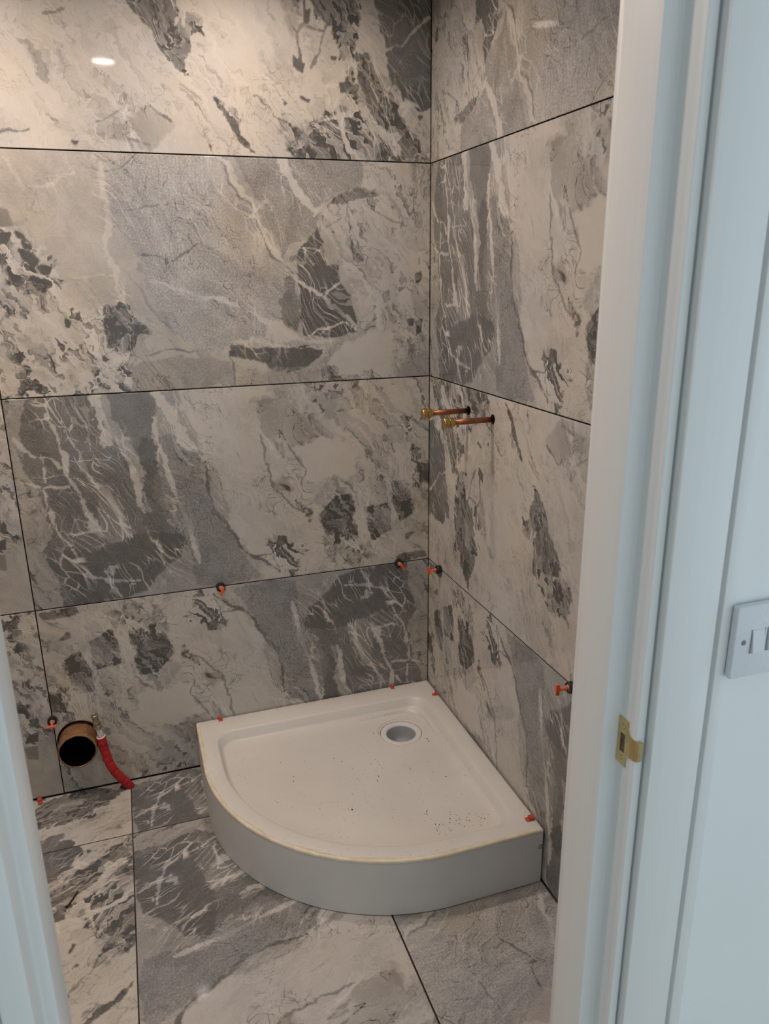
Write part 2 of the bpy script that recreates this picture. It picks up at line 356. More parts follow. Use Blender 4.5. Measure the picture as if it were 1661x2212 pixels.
# ------------------------------------------------------------------ marble prints
# zones: tone, white net, cracks, clasts, speckle, tint, ragged edge (m), outline (mm, u right / v up on a 1200 x 600 tile)
# veins: 0 white / 1 dark, strength, width (m), centre line (mm)
PRINTS = {
 'A': ([
  (0.66,0,0.3,0.15,0.15,0,0.02,[28,618,1270,666,1283,-132,-73,-39]),
  (0.66,0,0.1,0,0.15,0.4,0.012,[47,608,242,605,304,539,321,446,342,413,379,345,404,251,425,221,473,140,508,120,476,103,397,179,348,223,280,230,215,255,204,301,176,346,152,363,135,401,92,433,30,495]),
  (0.599,0.15,0.45,0,0.8,-0.5,0.012,[323,613,626,614,632,530,700,439,721,355,777,306,861,242,763,168,682,133,603,123,513,101,508,120,473,140,425,221,404,251,379,345,342,413,324,468,324,523]),
  (0.642,0,0.5,0,0.5,0,0.02,[566,606,614,608,655,508,699,415,733,343,769,294,692,295,631,344,590,449]),
  (0.519,0,0.2,0,0.7,-0.1,0.012,[638,614,1006,615,998,538,910,501,869,476,874,416,800,380,759,343,713,439,703,485,647,564]),
  (0.74,0,0.55,0.45,0.15,0,0.015,[1006,615,1242,617,1250,-28,838,8,896,85,983,142,969,188,950,266,924,317,893,380,868,428,869,476,937,513,991,538]),
  (0.436,0,0,0.4,0.8,0,0.012,[896,488,971,532,1039,537,1042,509,984,500]),
  (0.408,0,0.3,0,0.6,0,0.02,[772,343,806,380,796,294,806,218,795,142,763,168,756,244]),
  (0.24,0.8,0.3,0,0.3,0,0.006,[861,426,880,392,888,330,922,327,926,279,954,246,972,162,977,136,926,127,897,120,856,127,809,136,803,218,794,306,802,367]),
  (0.26,0.7,0.3,0,0.3,0.2,0.008,[603,113,680,107,760,101,814,110,876,102,863,76,812,49,756,31,703,48,658,72,601,85]),
  (0.1,0,0,0,0,0,0.003,[594,100,611,100,607,82,593,85]),
  (0.78,0,0,0,0,0,0.008,[678,184,736,163,808,131,787,113,708,134]),
  (0.72,0,0.7,0.9,0.2,0,0.015,[18,422,119,395,175,335,213,243,285,224,311,146,362,70,387,13,270,-12,-48,-17]),
  (0.436,0,0,0,0,0.8,0.003,[58,467,83,456,91,425,54,426]),
  (0.18,0.2,0,0,0,0,0.004,[49,406,78,406,69,385,45,381]),
  (0.18,0.2,0,0,0,0,0.004,[93,412,111,403,108,394,96,399]),
  (0.18,0.2,0,0,0,0,0.004,[105,388,127,379,121,368,105,377]),
  (0.18,0.2,0,0,0,0,0.004,[96,368,117,366,135,344,123,333,104,348]),
  (0.18,0.2,0,0,0,0,0.004,[43,363,63,349,43,336]),
  (0.18,0.2,0,0,0,0,0.004,[142,329,165,326,154,310,144,313]),
  (0.18,0.2,0,0,0,0,0.004,[171,301,192,295,182,287]),
  (0.18,0.2,0,0,0,0,0.004,[179,278,209,257,199,248,179,265]),
  (0.18,0.2,0,0,0,0,0.004,[163,239,171,238,168,230]),
  (0.18,0.2,0,0,0,0,0.004,[214,226,222,214,213,197,207,199]),
  (0.18,0.2,0,0,0,0,0.004,[180,198,191,186,188,174,180,181]),
  (0.18,0.2,0,0,0,0,0.004,[261,99,277,91,269,82,260,87]),
  (0.3,0.5,1,1,0.5,0,0.02,[283,225,338,224,363,192,412,145,393,137,359,150,344,126,313,113,288,132,282,183]),
  (0.547,0,0.4,0,0.5,0,0.012,[326,70,450,91,600,75,610,-1,331,-3]),
  (0.593,0,0.5,0,0.4,0.3,0.02,[600,75,657,54,756,23,853,34,823,-2,614,-1]),
  (0.8,0,0,0,0,0,0.008,[922,111,997,142,1083,129,1087,14,916,28,853,47,882,79]),
  (0.624,0,0.5,0,0.3,0,0.02,[1092,64,1249,64,1250,-14,1097,0]),
  (0.3,0,0,1,0,0,0.006,[1150,303,1172,309,1175,276,1154,274]),
  (0.3,0,0,1,0,0,0.006,[1128,171,1151,170,1148,150,1131,152]),
  (0.3,0,0,1,0,0,0.006,[1151,164,1175,170,1175,129,1154,123]),
 ],[
  (0,1,0.0209,[602,613,633,541,679,497,700,439,717,391]),
  (0,1,0.0118,[717,391,746,343,777,306,821,275,874,236,927,190,968,146]),
  (0,1,0.0157,[766,607,783,562,813,522,837,488,856,462]),
  (0,1,0.0118,[856,464,883,486,897,506]),
  (0,1,0.0078,[537,243,586,238,635,216,736,163,815,121,897,118]),
  (0,0.85,0.0105,[309,581,316,479,305,424,305,357,321,288,334,227]),
  (0,0.7,0.0065,[135,516,189,525,236,558]),
  (0,0.6,0.0065,[88,579,129,506]),
  (0,0.7,0.0039,[204,301,249,305,317,311]),
  (0,0.8,0.0052,[403,292,465,262,574,236,610,223]),
  (0,0.8,0.0157,[179,103,208,59,265,-6]),
  (0,1,0.0052,[788,122,857,153,927,167,975,136]),
  (0,0.9,0.0039,[874,242,902,261,930,279]),
  (0,0.7,0.0039,[841,416,878,343]),
  (0,0.7,0.0039,[819,373,851,330]),
  (0,0.9,0.0065,[597,117,655,123,760,114,869,97]),
  (1,0.8,0.0033,[391,356,438,356,448,339,524,379]),
  (1,0.6,0.0033,[357,463,444,481]),
  (1,0.7,0.0033,[365,95,439,104,513,107]),
  (1,0.7,0.0033,[323,560,359,565,405,600]),
  (1,0.7,0.0039,[607,602,615,541,643,513,678,485,700,427,733,343,796,300]),
  (1,0.7,0.0039,[594,85,604,46,610,0]),
  (1,0.6,0.0039,[947,477,951,441,958,392,966,342]),
  (1,0.5,0.0033,[1004,490,1072,448,1128,430]),
  (1,0.6,0.0039,[867,416,928,447]),
  (1,0.35,0.0033,[352,311,417,191,478,134]),
 ]),
 'B': ([
  (0.7,0,0.4,0.3,0.15,0,0.02,[-52,701,1280,641,1296,-346,-173,-85]),
  (0.575,0.2,0.3,0,0.4,0,0.01,[-32,618,449,609,460,524,511,440,533,300,579,181,628,85,658,-10,-11,-27]),
  (0.611,0,0.4,0.35,0.3,0,0.015,[-32,618,64,603,32,491,28,403,37,324,58,215,68,89,83,-13,-22,-25]),
  (0.34,0.55,0.2,0,0.5,0,0.012,[59,605,219,608,232,565,249,487,288,425,315,390,324,267,433,184,427,112,353,63,310,18,180,8,84,-6,67,104,50,175,85,225,70,308,27,416,35,516]),
  (0.38,1,0,0,0.5,0,0.02,[64,603,132,601,185,467,229,331,212,292,160,365,104,473]),
  (0.464,0.9,0,0,0.4,0.2,0.015,[190,362,242,343,289,201,257,134,203,211]),
  (0.36,0.4,0,0,0.4,0.1,0.01,[258,606,380,604,375,491,373,398,390,315,372,191,336,279,333,402,299,470,262,538]),
  (0.26,0.3,0,0,0.3,-0.2,0.02,[325,482,381,490,379,398,350,291,325,321,323,403]),
  (0.593,0,0,0,0.2,0.8,0.02,[385,529,434,519,421,481,388,490]),
  (0.464,0,0.4,0,0.7,-0.6,0.012,[380,477,421,480,491,408,507,303,539,200,588,106,633,21,524,2,450,17,426,127,375,261,373,398]),
  (0.547,0.4,0.4,0,0.4,0,0.02,[377,316,413,285,430,184,447,65,376,16,322,9,355,78,426,127]),
  (0.27,1,0,0,0.4,0,0.012,[59,181,172,159,276,188,366,199,433,181,428,123,356,85,316,17,205,9,103,-2,83,87,52,127]),
  (0.23,0.4,0,0,0,0,0.01,[353,193,424,185,429,134,373,133]),
  (0.76,0,0.45,0.1,0.1,0,0.01,[449,609,674,603,751,532,773,405,840,299,822,212,847,88,874,14,696,8,661,43,615,102,566,197,526,343,511,440,472,517]),
  (0.636,0,1,0,0.2,0.3,0.006,[664,556,742,566,832,478,834,436,759,409,719,435,682,461,669,523]),
  (0.547,0,0,0,0,0,0.004,[664,556,734,562,733,552,670,545]),
  (0.478,0,0,0.6,0,0,0.006,[705,439,735,422,738,373,716,389]),
  (0.82,0,0,0,0,0,0.008,[762,409,845,445,931,414,961,317,898,290,797,310]),
  (0.68,0,0.6,0.65,0.2,0,0.02,[809,596,1250,607,1254,227,1003,298,960,404,861,483]),
  (0.36,0.3,0.7,1,0,0,0.01,[894,258,937,245,955,167,966,104,914,60,865,104,841,165,836,195,858,230]),
  (0.38,0,0.6,1,0,0,0.008,[991,197,1068,208,1072,119,999,81]),
  (0.408,0,0.5,1,0,0,0.008,[1076,276,1123,271,1153,168,1097,135,1079,199]),
  (0.593,0,0.6,1,0.4,0,0.02,[848,118,968,96,1045,31,936,13,861,55]),
  (0.34,0,0,0.6,0,0,0.006,[1158,332,1205,317,1205,260,1170,282]),
  (0.34,0,0,0.6,0,0,0.006,[1110,102,1150,100,1126,78]),
  (0.34,0,0,0.6,0,0,0.006,[1085,25,1182,32,1191,12,1093,5]),
  (0.34,0,0,0.6,0,0,0.006,[984,117,1002,92,987,83]),
  (0.34,0,0,0.6,0,0,0.006,[1145,284,1167,252,1166,233,1148,261]),
  (0.575,0,0,0.5,0,0.3,0.02,[698,312,743,315,756,281,710,277]),
  (0.547,0,0,0.8,0,0.3,0.02,[765,248,810,206,800,187,763,204]),
  (0.624,0,1,1,0.8,0,0.02,[695,125,788,107,805,78,755,23,697,43,641,57]),
  (0.28,0,0,0.7,0,0,0.008,[708,135,728,136,733,111,704,109]),
  (0.28,0,0,0.7,0,0,0.008,[738,89,758,90,751,69]),
  (0.28,0,0,0.7,0,0,0.008,[780,87,799,82,790,70]),
  (0.28,0,0,0.7,0,0,0.008,[729,29,746,21,739,3]),
 ],[
  (0,0.9,0.0235,[218,588,230,552,239,507,256,467]),
  (0,0.9,0.0131,[256,467,294,418,305,351,312,295,318,253]),
  (0,0.9,0.0078,[244,545,266,499,282,459,324,413]),
  (0,0.9,0.0118,[97,555,117,504,134,439,143,366,174,283,201,198]),
  (0,0.9,0.0078,[135,534,164,443,196,361,236,290,261,232]),
  (0,0.9,0.0092,[15,493,44,453,99,435,118,408]),
  (0,0.9,0.0052,[11,379,70,354,135,351]),
  (0,0.9,0.0105,[372,524,383,437,400,355,418,270,445,196,462,85]),
  (0,0.9,0.0196,[385,594,422,527,454,458,489,408,512,369]),
  (0,0.9,0.0105,[221,345,238,303,246,268]),
  (0,0.9,0.0065,[247,275,267,231,283,195]),
  (0,0.9,0.0065,[70,347,81,280,89,225,113,178]),
  (0,0.9,0.0078,[112,167,163,83,211,57,287,49]),
  (0,0.9,0.0052,[129,206,167,218,204,218]),
  (0,0.9,0.0065,[79,372,78,411,72,450]),
  (0,0.9,0.0078,[308,255,327,196,360,135]),
  (0,0.9,0.0065,[203,99,207,26,231,8]),
  (0,0.9,0.0183,[964,257,970,180,981,94]),
  (0,0.9,0.0235,[1108,326,1134,263,1174,186]),
  (0,0.9,0.0118,[1064,262,1075,169,1081,42]),
  (0,0.9,0.0105,[665,456,717,396,768,306,836,210]),
  (0,0.9,0.0092,[977,118,1022,65,1093,24]),
  (0,0.9,0.0092,[802,589,818,527,831,450]),
  (1,0.9,0.0065,[504,380,507,303,518,238,564,165,615,95,670,60,699,18]),
  (1,0.7,0.0039,[519,371,549,334,557,255,527,223]),
  (1,0.6,0.0039,[665,462,681,385,696,284,751,235,806,191]),
  (1,0.6,0.0039,[746,422,772,377,798,332,782,290]),
  (1,0.5,0.0039,[906,307,942,259,963,212]),
  (1,0.8,0.0039,[635,85,685,86,701,106]),
 ]),
 'C': ([
  (0.78,0,0.3,0.2,0.1,0,0.02,[128,658,1257,817,1272,-56,13,-84]),
  (0.636,0,0.5,0,0,0.4,0.02,[329,63,381,86,446,78,493,68,431,14,341,28]),
  (0.66,0,0.2,0,0,0,0.02,[158,83,222,94,223,64,176,64]),
  (0.624,0,0.6,0.5,0,0,0.02,[763,386,853,394,839,310,828,257,789,317]),
  (0.34,0.5,0,1,0,0,0.01,[429,395,527,404,531,326,520,291,490,278,457,302]),
  (0.38,0.4,0,1,0,0,0.012,[489,273,532,301,549,242,540,211,522,233]),
  (0.478,0,0,1,0,0,0.02,[560,314,591,316,580,285,559,287]),
  (0.24,0.2,0,0.5,0,0,0.008,[594,142,611,135,657,80,665,53,713,5,686,8,663,31,633,83]),
  (0.547,0,0,0.5,0,0,0.02,[611,135,659,113,661,84,644,96]),
  (0.624,0,0.6,1,0.3,0,0.02,[765,91,878,107,970,168,1089,140,1199,63,1199,-21,809,-20]),
  (0.26,0.7,0.3,0,0.4,0,0.012,[1072,434,1236,449,1240,136,1164,135,1105,175,1069,218,1079,274,1061,289,1075,339]),
  (0.36,0.7,0,0.9,0,0,0.015,[946,221,979,272,1024,270,1073,213,1136,140,1118,81,1054,69,1008,125,951,167]),
  (0.436,0.7,0.5,1,0,0,0.02,[885,107,950,127,1021,68,1104,22,1087,0,848,-2]),
  (0.24,0,0,0,0,0,0.005,[812,247,848,228,837,208,813,224]),
  (0.24,0,0,0,0,0,0.005,[911,254,934,251,929,240,913,241]),
  (0.24,0,0,0,0,0,0.005,[930,190,986,189,970,168,938,166]),
  (0.24,0,0,0,0,0,0.005,[827,154,857,145,851,133,829,145]),
  (0.24,0,0,0,0,0,0.005,[845,352,863,354,857,320,845,321]),
  (0.24,0,0,0,0,0,0.005,[780,141,798,134,781,118]),
  (0.24,0,0,0,0,0,0.005,[936,391,948,392,944,375]),
  (0.24,0,0,0,0,0,0.005,[1157,120,1173,119,1168,105]),
  (0.24,0,0,0,0,0,0.005,[580,175,588,172,584,161]),
  (0.24,0,0,0,0,0,0.005,[582,26,591,24,585,11]),
  (0.24,0,0,0,0,0,0.005,[249,21,261,20,259,12]),
  (0.3,0.3,0,0.8,0,0,0.02,[1102,48,1164,62,1185,39,1115,7]),
  (0.34,0.5,0.8,1,0,0,0.012,[551,181,517,178,399,365,492,391,519,292]),
  (0.519,0.3,0.9,1,0,0,0.02,[508,407,399,367,350,391,353,471,450,467]),
  (0.408,0.4,0.8,1,0,0,0.02,[991,228,942,231,838,435,893,584,981,483]),
  (0.34,0.5,0,0,0.4,0,0.012,[1189,183,1071,189,1043,414,1109,373,1186,348]),
 ],[
  (0,0.95,0.0092,[374,109,384,63,397,11]),
  (0,0.95,0.0209,[999,290,1024,259,1069,207,1118,130,1199,22]),
  (0,0.95,0.0157,[975,245,990,169,1021,103,1095,30]),
  (0,0.95,0.0105,[919,165,930,110,966,20]),
  (0,0.95,0.0065,[1064,273,1117,299,1157,334,1190,353]),
  (0,0.95,0.0078,[878,96,969,111]),
  (1,0.9,0.0078,[846,383,855,327,836,299,829,235]),
  (1,0.8,0.0046,[859,314,898,308,925,348]),
  (1,0.6,0.0039,[898,308,878,260,860,227]),
  (1,0.7,0.0033,[754,375,754,334,768,323]),
  (1,0.8,0.0039,[437,123,470,93,494,83]),
  (1,0.8,0.0039,[314,70,348,87,373,99]),
  (1,0.6,0.0039,[349,51,386,32,424,20]),
  (1,0.7,0.0033,[707,148,748,117,755,101,789,90]),
  (1,0.7,0.0039,[91,35,132,37,158,45]),
  (1,0.5,0.0039,[217,294,269,303]),
 ]),
}

STEP = 0.003
def vnoise(x, y, seed):
    xi = np.floor(x).astype(np.int64); yi = np.floor(y).astype(np.int64)
    fx = x - xi; fy = y - yi
    fx = fx * fx * (3 - 2 * fx); fy = fy * fy * (3 - 2 * fy)
    def h(a, b):
        n = (a * 374761393 + b * 668265263 + seed * 974634077) & 0xffffffff
        n = ((n ^ (n >> 13)) * 1274126177) & 0xffffffff
        return ((n ^ (n >> 16)) & 0xffff) / 65535.0 - 0.5
    return (h(xi, yi) * (1 - fx) + h(xi + 1, yi) * fx) * (1 - fy) + (h(xi, yi + 1) * (1 - fx) + h(xi + 1, yi + 1) * fx) * fy

def fbm(x, y, freq, octv, seed):
    s = 0; a = 1.0
    for k in range(octv):
        s = s + a * vnoise(x * freq + 31.7 * k, y * freq + 17.3 * k, seed + k); freq *= 2.1; a *= 0.55
    return s

def seg_dist(U, V, pts, closed):
    d = np.full(U.shape, 9.0); n = len(pts)
    for i in range(n if closed else n - 1):
        ax, ay = pts[i]; bx, by = pts[(i + 1) % n]
        dx, dy = bx - ax, by - ay
        t = np.clip(((U - ax) * dx + (V - ay) * dy) / max(dx * dx + dy * dy, 1e-12), 0, 1)
        d = np.minimum(d, np.hypot(U - ax - t * dx, V - ay - t * dy))
    return d

def inside(U, V, pts):
    r = np.zeros(U.shape, bool); n = len(pts)
    for i in range(n):
        ax, ay = pts[i]; bx, by = pts[(i + 1) % n]
        if ay == by: continue
        c = (ay > V) != (by > V)
        r ^= c & (U < (bx - ax) * (V - ay) / (by - ay) + ax)
    return r

def sstep(x, lo, hi):
    t = np.clip((x - lo) / (hi - lo), 0, 1)
    return t * t * (3 - 2 * t)

FU = np.linspace(0, 1.2, 401); FV = np.linspace(0, 0.6, 201)
FIELDS = {}; MASKS = {}; FLOWS = {}
def build_field(key):
    zones, veins = PRINTS[key]
    sd = ord(key)
    U, V = np.meshgrid(FU, FV, indexing='ij')
    rag = fbm(U, V, 16, 5, sd) + 0.30 * fbm(U, V, 95, 2, sd + 3); rag2 = 1.5 * fbm(U, V, 22, 4, sd + 50) + 0.8 * fbm(U, V, 75, 2, sd + 55)
    Uw = U + 0.014 * fbm(U, V, 18, 5, sd + 7); Vw = V + 0.014 * fbm(U, V, 18, 5, sd + 13)
    F = np.zeros(U.shape + (6,)); F[..., 0] = 0.66
    for tone, w, k, c, s, tint, en, fl in zones:
        pts = [(fl[i] / 1000, fl[i + 1] / 1000) for i in range(0, len(fl), 2)]
        d = seg_dist(U, V, pts, True); d = np.where(inside(U, V, pts), -d, d)
        sw_ = 0.0016 if tone < 0.57 else 0.007
        m = sstep(-(d + max(en, 0.006 if tone < 0.57 else 0.022) * 1.6 * rag), -sw_, sw_)[..., None]
        F = F * (1 - m) + m * np.array([tone, w, k, c, s, tint])
    for kd, am, wd, fl in veins:
        pts = [(fl[i] / 1000, fl[i + 1] / 1000) for i in range(0, len(fl), 2)]
        d = seg_dist(Uw, Vw, pts, False)
        hw = wd * 0.5 * (0.95 + 1.1 * rag2)
        m = am * sstep(hw - d, -0.0016, 0.0012) * np.clip(1.15 + 1.5 * fbm(U, V, 9, 2, sd + 99), 0, 1)
        F[..., 0] = F[..., 0] * (1 - m) + m * (np.maximum(F[..., 0] + 0.06, 0.80) if kd == 0 else 0.26)
        for q in (3, 4): F[..., q] *= (1 - 0.7 * m)
        near = sstep(2.2 * wd + 0.006 - d, 0, 0.010) * am
        F[..., 1 if kd == 0 else 2] = np.maximum(F[..., 1 if kd == 0 else 2], 0.4 * near)
    F[..., 0] += 0.13 * fbm(U, V, 6, 5, sd + 21) * np.clip(F[..., 0] * 1.6, 0.3, 1)
    F[..., 5] += 1.4 * fbm(U, V, 5, 3, sd + 31)
    FIELDS[key] = F
    km = sstep(fbm(U, V, 8, 2, sd + 61), -0.06, 0.16); vm = sstep(fbm(U, V, 9, 3, sd + 67), -0.18, 0.10)
    wn = np.clip(0.5 + 0.9 * fbm(U, V, 22, 2, sd + 71), 0.08, 1.2)
    MASKS[key] = np.stack([km, vm, wn], -1)
    a = math.radians(-58); c_, s_ = math.cos(a), math.sin(a)
    fu = (U * c_ + V * s_) / 2.3 + 0.05 * fbm(U, V, 8, 2, sd + 81) + sd * 1.37; fv = -U * s_ + V * c_ + 0.05 * fbm(U, V, 8, 2, sd + 87) + sd * 0.71
    FLOWS[key] = np.stack([fu, fv, np.full(U.shape, sd * 1.37)], -1)
for k_ in PRINTS: build_field(k_)

MESHES = {}
def tile_mesh(key, u0=0.0, u1=1.2, v0=0.0, v1=0.6, hole=(), thick=0.009):
    """one tile: face grid in local x (u), y (v) at z=0 with sides going back; carries the stone attributes"""
    ident = (key, round(u0, 4), round(u1, 4), round(v0, 4), round(v1, 4), tuple(hole))
    if ident in MESHES: return MESHES[ident]
    g = GAP / 2
    def axis(lo, hi, full):
        a = full[(full > lo + g + 0.0012) & (full < hi - g - 0.0012)]
        return np.concatenate([[lo + g], a, [hi - g]])
    au, av = axis(u0, u1, FU), axis(v0, v1, FV)
    nu, nv = len(au), len(av)
    U, V = np.meshgrid(au, av, indexing='ij')
    iu = np.clip(np.rint(U / STEP).astype(int), 0, 400); iv = np.clip(np.rint(V / STEP).astype(int), 0, 200)
    F = np.concatenate([FIELDS[key], MASKS[key], FLOWS[key]], -1)[iu, iv].reshape(-1, 12)
    X = U.copy(); Y = V.copy()
    keep = np.ones((nu - 1, nv - 1), bool)
    hv = []
    for (hx, hy, hr) in hole:
        cu = (U[:-1, :-1] + U[1:, 1:]) / 2; cv = (V[:-1, :-1] + V[1:, 1:]) / 2
        kill = np.hypot(cu - hx, cv - hy) < hr
        keep &= ~kill
        # pull the rim vertices on to the circle
        tk = np.zeros((nu, nv), bool); tl = np.zeros((nu, nv), bool)
        for a in (0, 1):
            for b in (0, 1):
                tk[a:nu - 1 + a, b:nv - 1 + b] |= kill; tl[a:nu - 1 + a, b:nv - 1 + b] |= ~kill
        rim = tk & tl
        dd = np.hypot(U - hx, V - hy) + 1e-9
        X = np.where(rim, hx + (U - hx) / dd * hr, X); Y = np.where(rim, hy + (V - hy) / dd * hr, Y)
    idx = np.arange(nu * nv).reshape(nu, nv)
    q = np.stack([idx[:-1, :-1], idx[1:, :-1], idx[1:, 1:], idx[:-1, 1:]], -1)[keep]
    # sides: every directed border edge gets a quad going back
    e = np.concatenate([q[:, [0, 1]], q[:, [1, 2]], q[:, [2, 3]], q[:, [3, 0]]])
    code = e[:, 0].astype(np.int64) * nu * nv + e[:, 1]; rev = e[:, 1].astype(np.int64) * nu * nv + e[:, 0]
    be = e[~np.isin(code, rev)]
    n0 = nu * nv
    bv = np.unique(be); mp = np.full(n0, -1); mp[bv] = n0 + np.arange(len(bv))
    sides = np.stack([be[:, 1], be[:, 0], mp[be[:, 0]], mp[be[:, 1]]], -1)
    co = np.zeros((n0 + len(bv), 3)); co[:n0, 0] = X.ravel(); co[:n0, 1] = Y.ravel()
    co[n0:] = co[bv]; co[n0:, 2] = -thick
    F = np.concatenate([F, F[bv]]); P = np.zeros((len(co), 3)); P[:, 0] = co[:, 0] + ord(key) * 3.7; P[:, 1] = co[:, 1]
    used = np.zeros(len(co), bool); faces = np.concatenate([q, sides]); used[faces.ravel()] = True
    re = np.cumsum(used) - 1; faces = re[faces]; co, F, P = co[used], F[used], P[used]
    me = bpy.data.meshes.new('tile')
    me.vertices.add(len(co)); me.vertices.foreach_set('co', co.astype(np.float32).ravel())
    me.loops.add(faces.size); me.loops.foreach_set('vertex_index', faces.astype(np.int32).ravel())
    me.polygons.add(len(faces)); me.polygons.foreach_set('loop_start', np.arange(0, faces.size, 4, dtype=np.int32))
    for nm, arr in (('stone', F[:, 0:3]), ('stone_mix', F[:, 3:6]), ('stone_mask', F[:, 6:9]), ('stone_flow', F[:, 9:12]), ('print_uv', P)):
        at = me.attributes.new(nm, 'FLOAT_VECTOR', 'POINT'); at.data.foreach_set('vector', arr.astype(np.float32).ravel())
    me.update(calc_edges=True)
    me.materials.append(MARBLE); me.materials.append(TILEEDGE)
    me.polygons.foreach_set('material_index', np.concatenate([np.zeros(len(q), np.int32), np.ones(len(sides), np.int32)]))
    MESHES[ident] = me
    return me

def lay(parent, me, origin, ax_u, ax_v, ax_n, rot=False, span=(1.2, 0.6), sv=1.0):
    """place a tile: u along ax_u, v along ax_v from the corner 'origin'; rot turns the print half round"""
    o = bpy.data.objects.new('tile', me); COL.objects.link(o); o.parent = parent
    m = Matrix.Identity(4)
    s = -1 if rot else 1
    for i in range(3):
        m[i][0] = s * ax_u[i]; m[i][1] = s * ax_v[i] * sv; m[i][2] = ax_n[i]
        m[i][3] = origin[i] + (span[0] * ax_u[i] + span[1] * ax_v[i] * sv if rot else 0)
    o.matrix_world = m
    return o

def structure(name, lo, hi, mat, **kw):
    o = box_obj(name, lo, hi, mat, **kw)
    o['kind'] = 'structure'
    return o

# ------------------------------------------------------------------ the setting
SOIL_X, SOIL_Z = -1.1385, 0.176
bm = bmesh.new(); so = 0.0575
for lo, hi in (((XL - 0.12, 0.009, -0.03), (SOIL_X - so, 0.15, CEIL)), ((SOIL_X + so, 0.009, -0.03), (0.15, 0.15, CEIL)), ((SOIL_X - so, 0.009, -0.03), (SOIL_X + so, 0.15, SOIL_Z - so)), ((SOIL_X - so, 0.009, SOIL_Z + so), (SOIL_X + so, 0.15, CEIL))):
    add_box(bm, lo, hi)
wall_back = bm_obj('wall_back', bm, ADHESIVE); wall_back['kind'] = 'structure'
wall_right = structure('wall_right', (0.009, YI, -0.03), (0.15, 0.009, CEIL), ADHESIVE)
wall_left = structure('wall_left', (XL - 0.12, YI, -0.03), (XL, 0.009, CEIL), PLASTER)
floor = structure('floor', (XL, YI - 0.02, -0.08), (0.009, 0.009, -0.009), FLOORADH)
ceiling = structure('ceiling', (XL - 0.12, YW, CEIL), (0.15, 0.15, CEIL + 0.1), CEILM)

EX, EY, EZ = Vector((1, 0, 0)), Vector((0, 1, 0)), Vector((0, 0, 1))
SB = (ROW0 - 0.003) / 0.6                     # the bottom course runs down to the floor
ROWS = [(0.003, SB), (ROW0, 1.0), (ROW0 + 0.6, 1.0), (ROW0 + 1.2, (CEIL - ROW0 - 1.2) / 0.6)]
# back wall: prints by course from the floor up; left column, then the column up to the corner
hu, hv_ = 1.2 - (SOIL_X + 0.003 + 1.2), (0.6 - (SOIL_Z + 0.004 - 0.003) / SB)
BACK = [(('A', True), ('B', True)), (('A', True), ('B', False)), (('B', False), ('A', False)), (('B', True), ('C', False))]
for (z, sc), (lt, rt) in zip(ROWS, BACK):
    span = (1.2, 0.6)
    top = (z > 1.7)
    vv = min(0.6, CEIL - z)
    for x0, (k_, rot) in ((-2.4, lt), (-1.2, rt)):
        hole = ()
        if z < 0.1 and x0 == -1.2: hole = ((round(hu, 4), round(hv_, 4), 0.0612),)
        if top:
            me = tile_mesh(k_, v0=0.6 - vv, v1=0.6) if rot else tile_mesh(k_, v0=0, v1=vv)
            lay(wall_back, me, (x0, 0, z), EX, EZ, -EY, rot)
        else:
            lay(wall_back, tile_mesh(k_, hole=hole), (x0, 0, z), EX, EZ, -EY, rot, sv=sc)
PIPES = ((-0.287, 1.1505), (-0.435, 1.1505))
RIGHT = [('B', True), ('C', True), ('B', False), ('A', True)]
for (z, sc), (k_, rot) in zip(ROWS, RIGHT):
    vv = min(0.6, CEIL - z); top = z > 1.7
    hole = ()
    if abs(z - ROW0) < 1e-6:
        hole = tuple((round(1.2 - (-y), 4), round(0.6 - (zz - z), 4), 0.0125) for y, zz in PIPES)
    va, vb = ((0.6 - vv, 0.6) if rot else (0, vv)) if top else (0, 0.6)
    s_ = 1.0 if top else sc
    lay(wall_right, tile_mesh(k_, v0=va, v1=vb, hole=hole), (0, 0, z), -EY, EZ, -EX, rot, sv=s_)
    rest = -YI - 1.2
    k2 = {'A': 'B', 'B': 'C', 'C': 'A'}[k_]
    lay(wall_right, tile_mesh(k2, u1=rest, v0=0, v1=vv if top else 0.6), (0, -1.2, z), -EY, EZ, -EX, False, sv=s_)
# floor: u runs towards the door, v to the right
FX1, FX2, FY = -1.0055, -0.4042, -0.2543
lay(floor, tile_mesh('B'), (FX1, FY, 0), -EY, EX, EZ)
lay(floor, tile_mesh('C'), (FX1 - 0.6, FY, 0), -EY, EX, EZ, True)
lay(floor, tile_mesh('B'), (FX1 - 1.2, FY, 0), -EY, EX, EZ, True)
lay(floor, tile_mesh('A', v0=0.6 + FX2, v1=0.6), (FX2, FY, 0), -EY, EX, EZ, True)
lay(floor, tile_mesh('A', v0=0.6 - (FX1 - 1.2 - XL), v1=0.6), (XL - (0.6 - (FX1 - 1.2 - XL)), FY, 0), -EY, EX, EZ)
fr = -FY
lay(floor, tile_mesh('B', u0=0.05, u1=0.05 + fr), (FX1, 0.05, 0), -EY, EX, EZ)
lay(floor, tile_mesh('A', u0=0.6, u1=0.6 + fr, v1=-FX2), (FX2, 0.6, 0), -EY, EX, EZ)
RX, RY = -1.0100, -0.0360
lay(floor, tile_mesh('C', u0=0.85, u1=0.85 + fr, hole=((round(0.85 + 0.024, 4), 0.5800, 0.0125),)), (FX1 - 0.6, 0.85, 0), -EY, EX, EZ)
lay(floor, tile_mesh('A', u0=0.4, u1=0.4 + fr), (FX1 - 1.2, 0.4, 0), -EY, EX, EZ)

